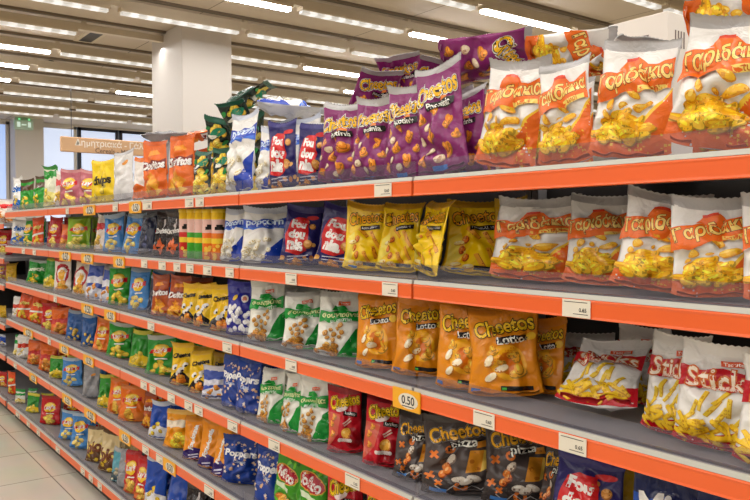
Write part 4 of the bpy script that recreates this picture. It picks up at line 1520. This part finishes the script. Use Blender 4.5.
def ceil_mat():
    m, nt, b = base_mat('beige_ceiling_panels')
    tc = nt.nodes.new('ShaderNodeTexCoord')
    mp = nt.nodes.new('ShaderNodeMapping')
    mp.inputs['Location'].default_value = (0.3, -(ROW0 - 0.06) % ROWD, 0)
    br = nt.nodes.new('ShaderNodeTexBrick')
    br.offset = 0.0
    br.inputs['Color1'].default_value = lin((204, 186, 162))
    br.inputs['Color2'].default_value = lin((196, 178, 154))
    br.inputs['Mortar'].default_value = lin((120, 104, 84))
    br.inputs['Scale'].default_value = 1.0
    br.inputs['Mortar Size'].default_value = 0.004
    br.inputs['Brick Width'].default_value = 1.2
    br.inputs['Row Height'].default_value = ROWD
    n = nt.nodes.new('ShaderNodeTexNoise')
    n.inputs['Scale'].default_value = 1.3
    n.inputs['Detail'].default_value = 6
    rp = nt.nodes.new('ShaderNodeValToRGB')
    rp.color_ramp.elements[0].position = 0.24
    rp.color_ramp.elements[0].color = (0.45, 0.40, 0.34, 1)
    rp.color_ramp.elements[1].position = 0.42
    rp.color_ramp.elements[1].color = (1, 1, 1, 1)
    mx = nt.nodes.new('ShaderNodeMix')
    mx.data_type = 'RGBA'
    mx.blend_type = 'MULTIPLY'
    mx.inputs[0].default_value = 0.8
    nt.links.new(tc.outputs['Object'], mp.inputs['Vector'])
    nt.links.new(mp.outputs['Vector'], br.inputs['Vector'])
    nt.links.new(tc.outputs['Object'], n.inputs['Vector'])
    nt.links.new(n.outputs['Fac'], rp.inputs['Fac'])
    nt.links.new(br.outputs['Color'], mx.inputs[6])
    nt.links.new(rp.outputs['Color'], mx.inputs[7])
    nt.links.new(mx.outputs[2], b.inputs['Base Color'])
    b.inputs['Roughness'].default_value = 0.6
    return m

ROW0, ROWD = 4.85, 0.705
wallm = plain('cream_wall', (222, 216, 206), 0.6, 0, 0.3, 0.03, 2)
pillarm = plain('white_pillar_paint', (214, 207, 199), 0.5, 0, 0.3, 0.02, 2)

m = MB(); m.box((XL, YB, -0.1), (XR, YF, 0.0), floor_mat()); struct(m, 'floor')
m = MB(); m.box((XL, YB, HC), (XR, YF, HC + 0.1), ceil_mat()); struct(m, 'ceiling')
dimw = plain('taupe_wall', (128, 120, 112), 0.6, 0, 0.3, 0.05, 2)
m = MB(); m.box((XL - 0.1, YB, 0), (XL, YF, HC), dimw); struct(m, 'wall_left')
m = MB(); m.box((XR, YB, 0), (XR + 0.1, YF, HC), wallm); struct(m, 'wall_right')
m = MB(); m.box((XL, YB - 0.1, 0), (XR, YB, HC), dimw); struct(m, 'wall_back')

# the window wall at the end of the shop
panes = emit('daylit_window_glass', (206, 222, 250), 0.82)
panesb = emit('daylit_blue_window_glass', (150, 186, 244), 0.85)
frm = plain('dark_window_frame', (46, 48, 58), 0.4)
def wx(px, y=YF):
    return on_y(px, 150, y).x
ZS, ZH = 0.9, 2.962
m = MB()
m.box((XL, YF, 0), (XR, YF + 0.1, ZS), wallm)
m.box((XL, YF, ZH), (XR, YF + 0.1, HC), wallm)
struct(m, 'wall_far')
edges = [(-60, 9, panesb), (39, 77, panes), (79, 118.5, panes), (120.5, 165, panes), (167, 215, panes), (217, 262, panes)]
for i, (a, b, pm) in enumerate(edges):
    xa, xb = wx(a), wx(b)
    w = MB()
    w.box((xa + .03, YF + 0.045, ZS + .03), (xb - .03, YF + 0.055, ZH - .03), pm)
    for lo, hi in (((xa, ZS), (xb, ZS + .04)), ((xa, ZH - .04), (xb, ZH)), ((xa, ZS), (xa + .035, ZH)), ((xb - .035, ZS), (xb, ZH))):
        w.box((lo[0], YF + 0.01, lo[1]), (hi[0], YF + 0.09, hi[1]), frm if i > 1 else wallm)
    struct(w, 'window_%d' % (i + 1))
m = MB()
m.box((wx(10), YF - 0.32, 0), (wx(38), YF + 0.1, HC), pillarm)
m.box((wx(262), YF, ZS), (XR, YF + .1, ZH), wallm)
m.box((XL, YF, ZS), (wx(-60), YF + .1, ZH), wallm)
struct(m, 'trim_1')

# the white pillar behind the shelves
PY = 5.19
px_a, px_b = on_y(182, 100, PY).x, on_y(232, 100, PY).x
PY2 = on_x(152, 100, px_a).y
m = MB(); m.box((px_a, PY, 0), (px_b, PY2, HC), pillarm, 0.006); struct(m, 'pillar')

# ceiling trunking rows with their lamps
trunk = plain('beige_lamp_trunking', (206, 190, 162), 0.45)
gapshadem = plain('painted_gap_shade', (112, 98, 80), 0.7)  # dark colour standing in for the shadow gap above the trunking
bright = emit('bright_lamp_diffuser', (250, 250, 255), 24.0)
dim = emit('led_strip_diffuser', (255, 250, 240), 0.42)
ledm = emit('led_point', (255, 252, 246), 0.8)

ENDS = {0: (115, 16.5), 1: (81, 40), 2: (57, 57), 3: (32, 71.5), 4: (12, 84.5), 5: (85, 104), 6: (60, 112), -1: (297, 16.5), -2: (480, 15.5), -3: (640, 9)}
BRIGHT = {(-1, 0), (-1, 2), (1, 2), (2, -1), (3, -1), (4, -1), (4, 1), (-2, 2), (2, 3), (-3, 1)}
SEG, GAP = 0.835, 0.065
for k in range(-3, 8):
    y = ROW0 + ROWD * k
    m = MB()
    m.box((XL + .02, y - 0.08, HC - 0.016), (XR - .02, y - 0.048, HC + 0.001), gapshadem)
    m.box((XL + .02, y - 0.025, HC - 0.07), (XR - .02, y + 0.025, HC - 0.025), trunk)
    for q in range(10):
        m.box((0.3 + 0.9 * (q - 4), y - .015, HC - .026), (0.33 + 0.9 * (q - 4), y + .015, HC), trunk)
    tr = m.build('lamp_trunking')
    which = 'before the white pillar' if k <= 0 else 'beyond the white pillar'
    nth = ORD[-k] if k <= 0 else (ORD + ['eighth'])[k - 1]
    tag(tr, 'beige ceiling lamp trunking in the %s row %s' % (nth, which), 'lamp rail', 'lamp trunking rows')
    x0 = 0.30 - (SEG + GAP) * 4 + GAP / 2
    n = 0
    xx = x0
    base_i = -4
    while xx < 6.5:
        idx = base_i + n
        if proj((xx + SEG, y, HC - .1))[0] > 0 and proj((xx, y, HC - .1))[0] < 750 and max(proj((xx, y, HC - .12))[1], proj((xx + SEG, y, HC - .12))[1]) > -2 and not (k == 1 and idx == 0):
            e = empty('ceiling_lamp', (xx + SEG / 2, y, HC - 0.07))
            isb = (k, idx) in BRIGHT
            h = MB()
            h.box((-SEG / 2, -0.034, -0.022), (SEG / 2, 0.034, -0.0005), trunk)
            h.build('housing', e)
            h = MB()
            nseg = 1 if isb else 15
            for q in range(nseg):
                h.box((-SEG / 2 + .01 + (SEG - .02) * q / nseg, -0.022, -0.040), (-SEG / 2 + .01 + (SEG - .02) * (q + 1) / nseg, 0.022, -0.0225), bright if isb else (ledm if q % 2 else dim))
            h.build('diffuser', e)
            tag(e, '%s ceiling lamp, %s from the left in the %s row %s' % ('bright white' if isb else 'dimmer strip', (ORD + ['eighth', 'ninth'])[min(8, sum(1 for o_ in LAMPS if o_ == k))], nth, which),
                'ceiling lamp', 'strip lamps under the ceiling')
            LAMPS.append(k)
        xx += SEG + GAP
        n += 1

# rows of the same lamps above and behind the camera, outside the picture, and added fill lights
def lamp_row(name, x, y, lx, ly, power, col=(1.0, 0.975, 0.94)):
    l = bpy.data.lights.new(name, 'AREA')
    l.shape = 'RECTANGLE'
    l.size, l.size_y = lx, ly
    l.energy = power
    l.color = col
    o = bpy.data.objects.new(name, l)
    COL.objects.link(o)
    o.location = (x, y, HC - 0.116)
    return o
for k in range(-10, -3):
    y = ROW0 + ROWD * k
    lamp_row('lamp_row', -0.8, y, 12.4, 0.06, LP)
for k in range(-3, 7):  # unseen area lights added under the visible rows to make up their light
    y = ROW0 + ROWD * k
    lamp_row('row_fill_light', -0.8, y, 12.4, 0.05, LP * 0.8)

# ceiling fittings
black = plain('black_plastic', (26, 26, 28), 0.4)
def fitting(px, py, name, label, cat, r=0.035):
    p = on_z(px, py, HC - 0.02)
    m = MB()
    m.lathe([(r * .5, HC - 0.05), (r, HC - 0.04), (r, HC - 0.02), (r * .6, HC)], black, 16, p.x, p.y)
    tag(m.build(name), label, cat)
fitting(51, 63, 'ceiling_sensor', 'small black round sensor on the ceiling beside the bright lamp', 'sensor')
fitting(697, 7, 'ceiling_speaker', 'small black fitting on the ceiling above the cardboard box', 'sensor', 0.022)
a, b = on_z(70, 47.5, HC), on_z(81, 41.5, HC)
m = MB(); m.box((a.x - .02, b.y - .36, HC - 0.012), (a.x + .07, b.y - .06, HC + .001), black); m.box((a.x - .05, b.y - .4, HC - 0.008), (a.x + .1, b.y - .02, HC + .001), trunk)
tag(m.build('ceiling_vent'), 'dark slot vent in the ceiling beside the second lamp row', 'vent')

# exit sign on the far wall pillar
green = emit('exit_sign_green', (10, 96, 56), 0.6)
signw = emit('exit_sign_white', (220, 255, 235), 0.6)
c = on_y(23.5, 125, YF - 0.36)
e = empty('exit_sign', c)
tag(e, 'small green exit sign on the far white wall pillar', 'exit sign')
m = MB(); m.box((-0.115, -0.03, -0.06), (0.115, 0.04, 0.06), green, 0.006); m.build('sign_box', e)
m = MB()
for lo, hi in (((-.085, -.03), (-.045, .035)), ((-.03, -.008), (.03, .008)), ((.05, -.03), (.085, .035))):
    m.box((lo[0], -0.0325, lo[1]), (hi[0], -0.0305, hi[1]), signw)
m.build('pictogram', e)
for s in (-0.05, 0.07):
    m = MB(); m.lathe([(.012, .061), (.016, .075), (.008, .09)], emit('exit_lamp_green', (90, 240, 150), 0.7), 10, s, 0); m.build('indicator_lamp', e)

# hanging category sign
ys = ROW0 + 4 * ROWD
tl, br_ = on_y(60, 136, ys), on_y(152, 156, ys)
zt, zb = on_y(60, 136.0, ys).z, on_y(60, 151.5, ys).z
cx = (tl.x + br_.x) / 2
sw = br_.x - tl.x + 0.15
cx += 0.075
tan = plain('tan_sign_board', (206, 164, 122), 0.5)
tanl = plain('pale_sign_lettering', (240, 228, 212), 0.5)
tand = plain('brown_sign_lettering', (120, 92, 66), 0.5)
e = empty('category_sign', (cx, ys, zb))
tag(e, 'tan hanging aisle sign with pale lettering in front of the far windows', 'sign')
m = MB(); m.box((-sw / 2, -0.012, 0), (sw / 2, 0.012, zt - zb), tan, 0.008); m.build('board', e)
def sign_text(m, s, mat, wid, xc, zc):
    tr, hh = text_tris(s, 0.02)
    si = m.slot(mat)
    for t in tr:
        b = len(m.v)
        m.v += [(xc + x * wid, -0.0135, zc + y * wid) for x, y in t]
        m.f.append((b, b + 1, b + 2)); m.m.append(si)
m = MB(); sign_text(m, 'Δημητριακά - Γάλατα', tanl, sw * .78, 0.02, (zt - zb) * .62); sign_text(m, 'Cereals - Milk', tand, sw * .34, -0.02, (zt - zb) * .2); m.build('lettering', e)
for s in (-sw * .4, sw * .4):
    m = MB(); m.lathe([(.003, zt - zb), (.003, HC - 0.07 - zb)], frm, 6, s, 0); m.build('hanging_wire', e)

# white cardboard box at the back of the top shelf
xb = 0.34
pc = on_x(668, 11, xb)
pl = on_x(608, 25, xb)
pr = on_y(700, 19, pc.y)
card = plain('white_cardboard', (226, 218, 208), 0.65, 0, 0.3, 0.03, 6)
cprint = plain('grey_box_print', (110, 96, 92), 0.7)
bx0, bx1 = xb, min(max(pr.x, xb + .16), DEPTH - 0.03)
by0, by1 = pc.y, pl.y
bz0, bz1 = TOPZ[1], pc.z
e = empty('cardboard_box', ((bx0 + bx1) / 2, (by0 + by1) / 2, bz0 + .001))
tag(e, 'white cardboard carton behind the white-orange bags on the top shelf', 'box')
hx, hy, hz = (bx1 - bx0) / 2, (by1 - by0) / 2, bz1 - bz0
m = MB(); m.box((-hx, -hy, 0), (hx, hy, hz), card, 0.002); m.build('carton', e)
m = MB()
for i in range(9):
    m.box((-hx - .0006, hy - .03 - .005 * i, hz - .075), (-hx + .0002, hy - .0275 - .005 * i, hz - .045), cprint)
m.box((-hx - .0006, -hy + .05, hz - .05), (-hx + .0002, -hy + .1, hz - .046), cprint)
for i in range(4):
    m.box((-hx + .03 + .012 * i, -hy - .0006, hz - .08), (-hx + .035 + .012 * i, -hy + .0002, hz - .04), cprint)
m.build('print', e)
m = MB(); m.box((-hx + .001, -0.025, hz - .0004), (hx - .001, 0.025, hz + .0006), plain('packing_tape', (214, 200, 176), .3)); m.build('packing_tape', e)

# ------------------------------------------------------------------ camera and world
cam = bpy.data.cameras.new('camera')
cam.sensor_fit = 'HORIZONTAL'
cam.sensor_width = 36
cam.lens = FPX / 750 * 36
cam.clip_start = 0.05
co = bpy.data.objects.new('camera', cam)
COL.objects.link(co)
M = Matrix(((RGT.x, UPV.x, -FWD.x, CAM.x), (RGT.y, UPV.y, -FWD.y, CAM.y), (RGT.z, UPV.z, -FWD.z, CAM.z), (0, 0, 0, 1)))
co.matrix_world = M
SC.camera = co
w = bpy.data.worlds.new('world')
w.use_nodes = True
w.node_tree.nodes['Background'].inputs[0].default_value = (0.9, 0.95, 1, 1)
w.node_tree.nodes['Background'].inputs[1].default_value = 0.3
SC.world = w
SC.view_settings.view_transform = 'Standard'
SC.view_settings.look = 'None'
SC.view_settings.gamma = 1
SC.view_settings.exposure = EXPO
SC.view_settings.use_curve_mapping = False
SC.cycles.max_bounces = 6
SC.cycles.transparent_max_bounces = 12
SC.cycles.caustics_reflective = False
SC.cycles.caustics_refractive = False
SC.cycles.sample_clamp_indirect = 4
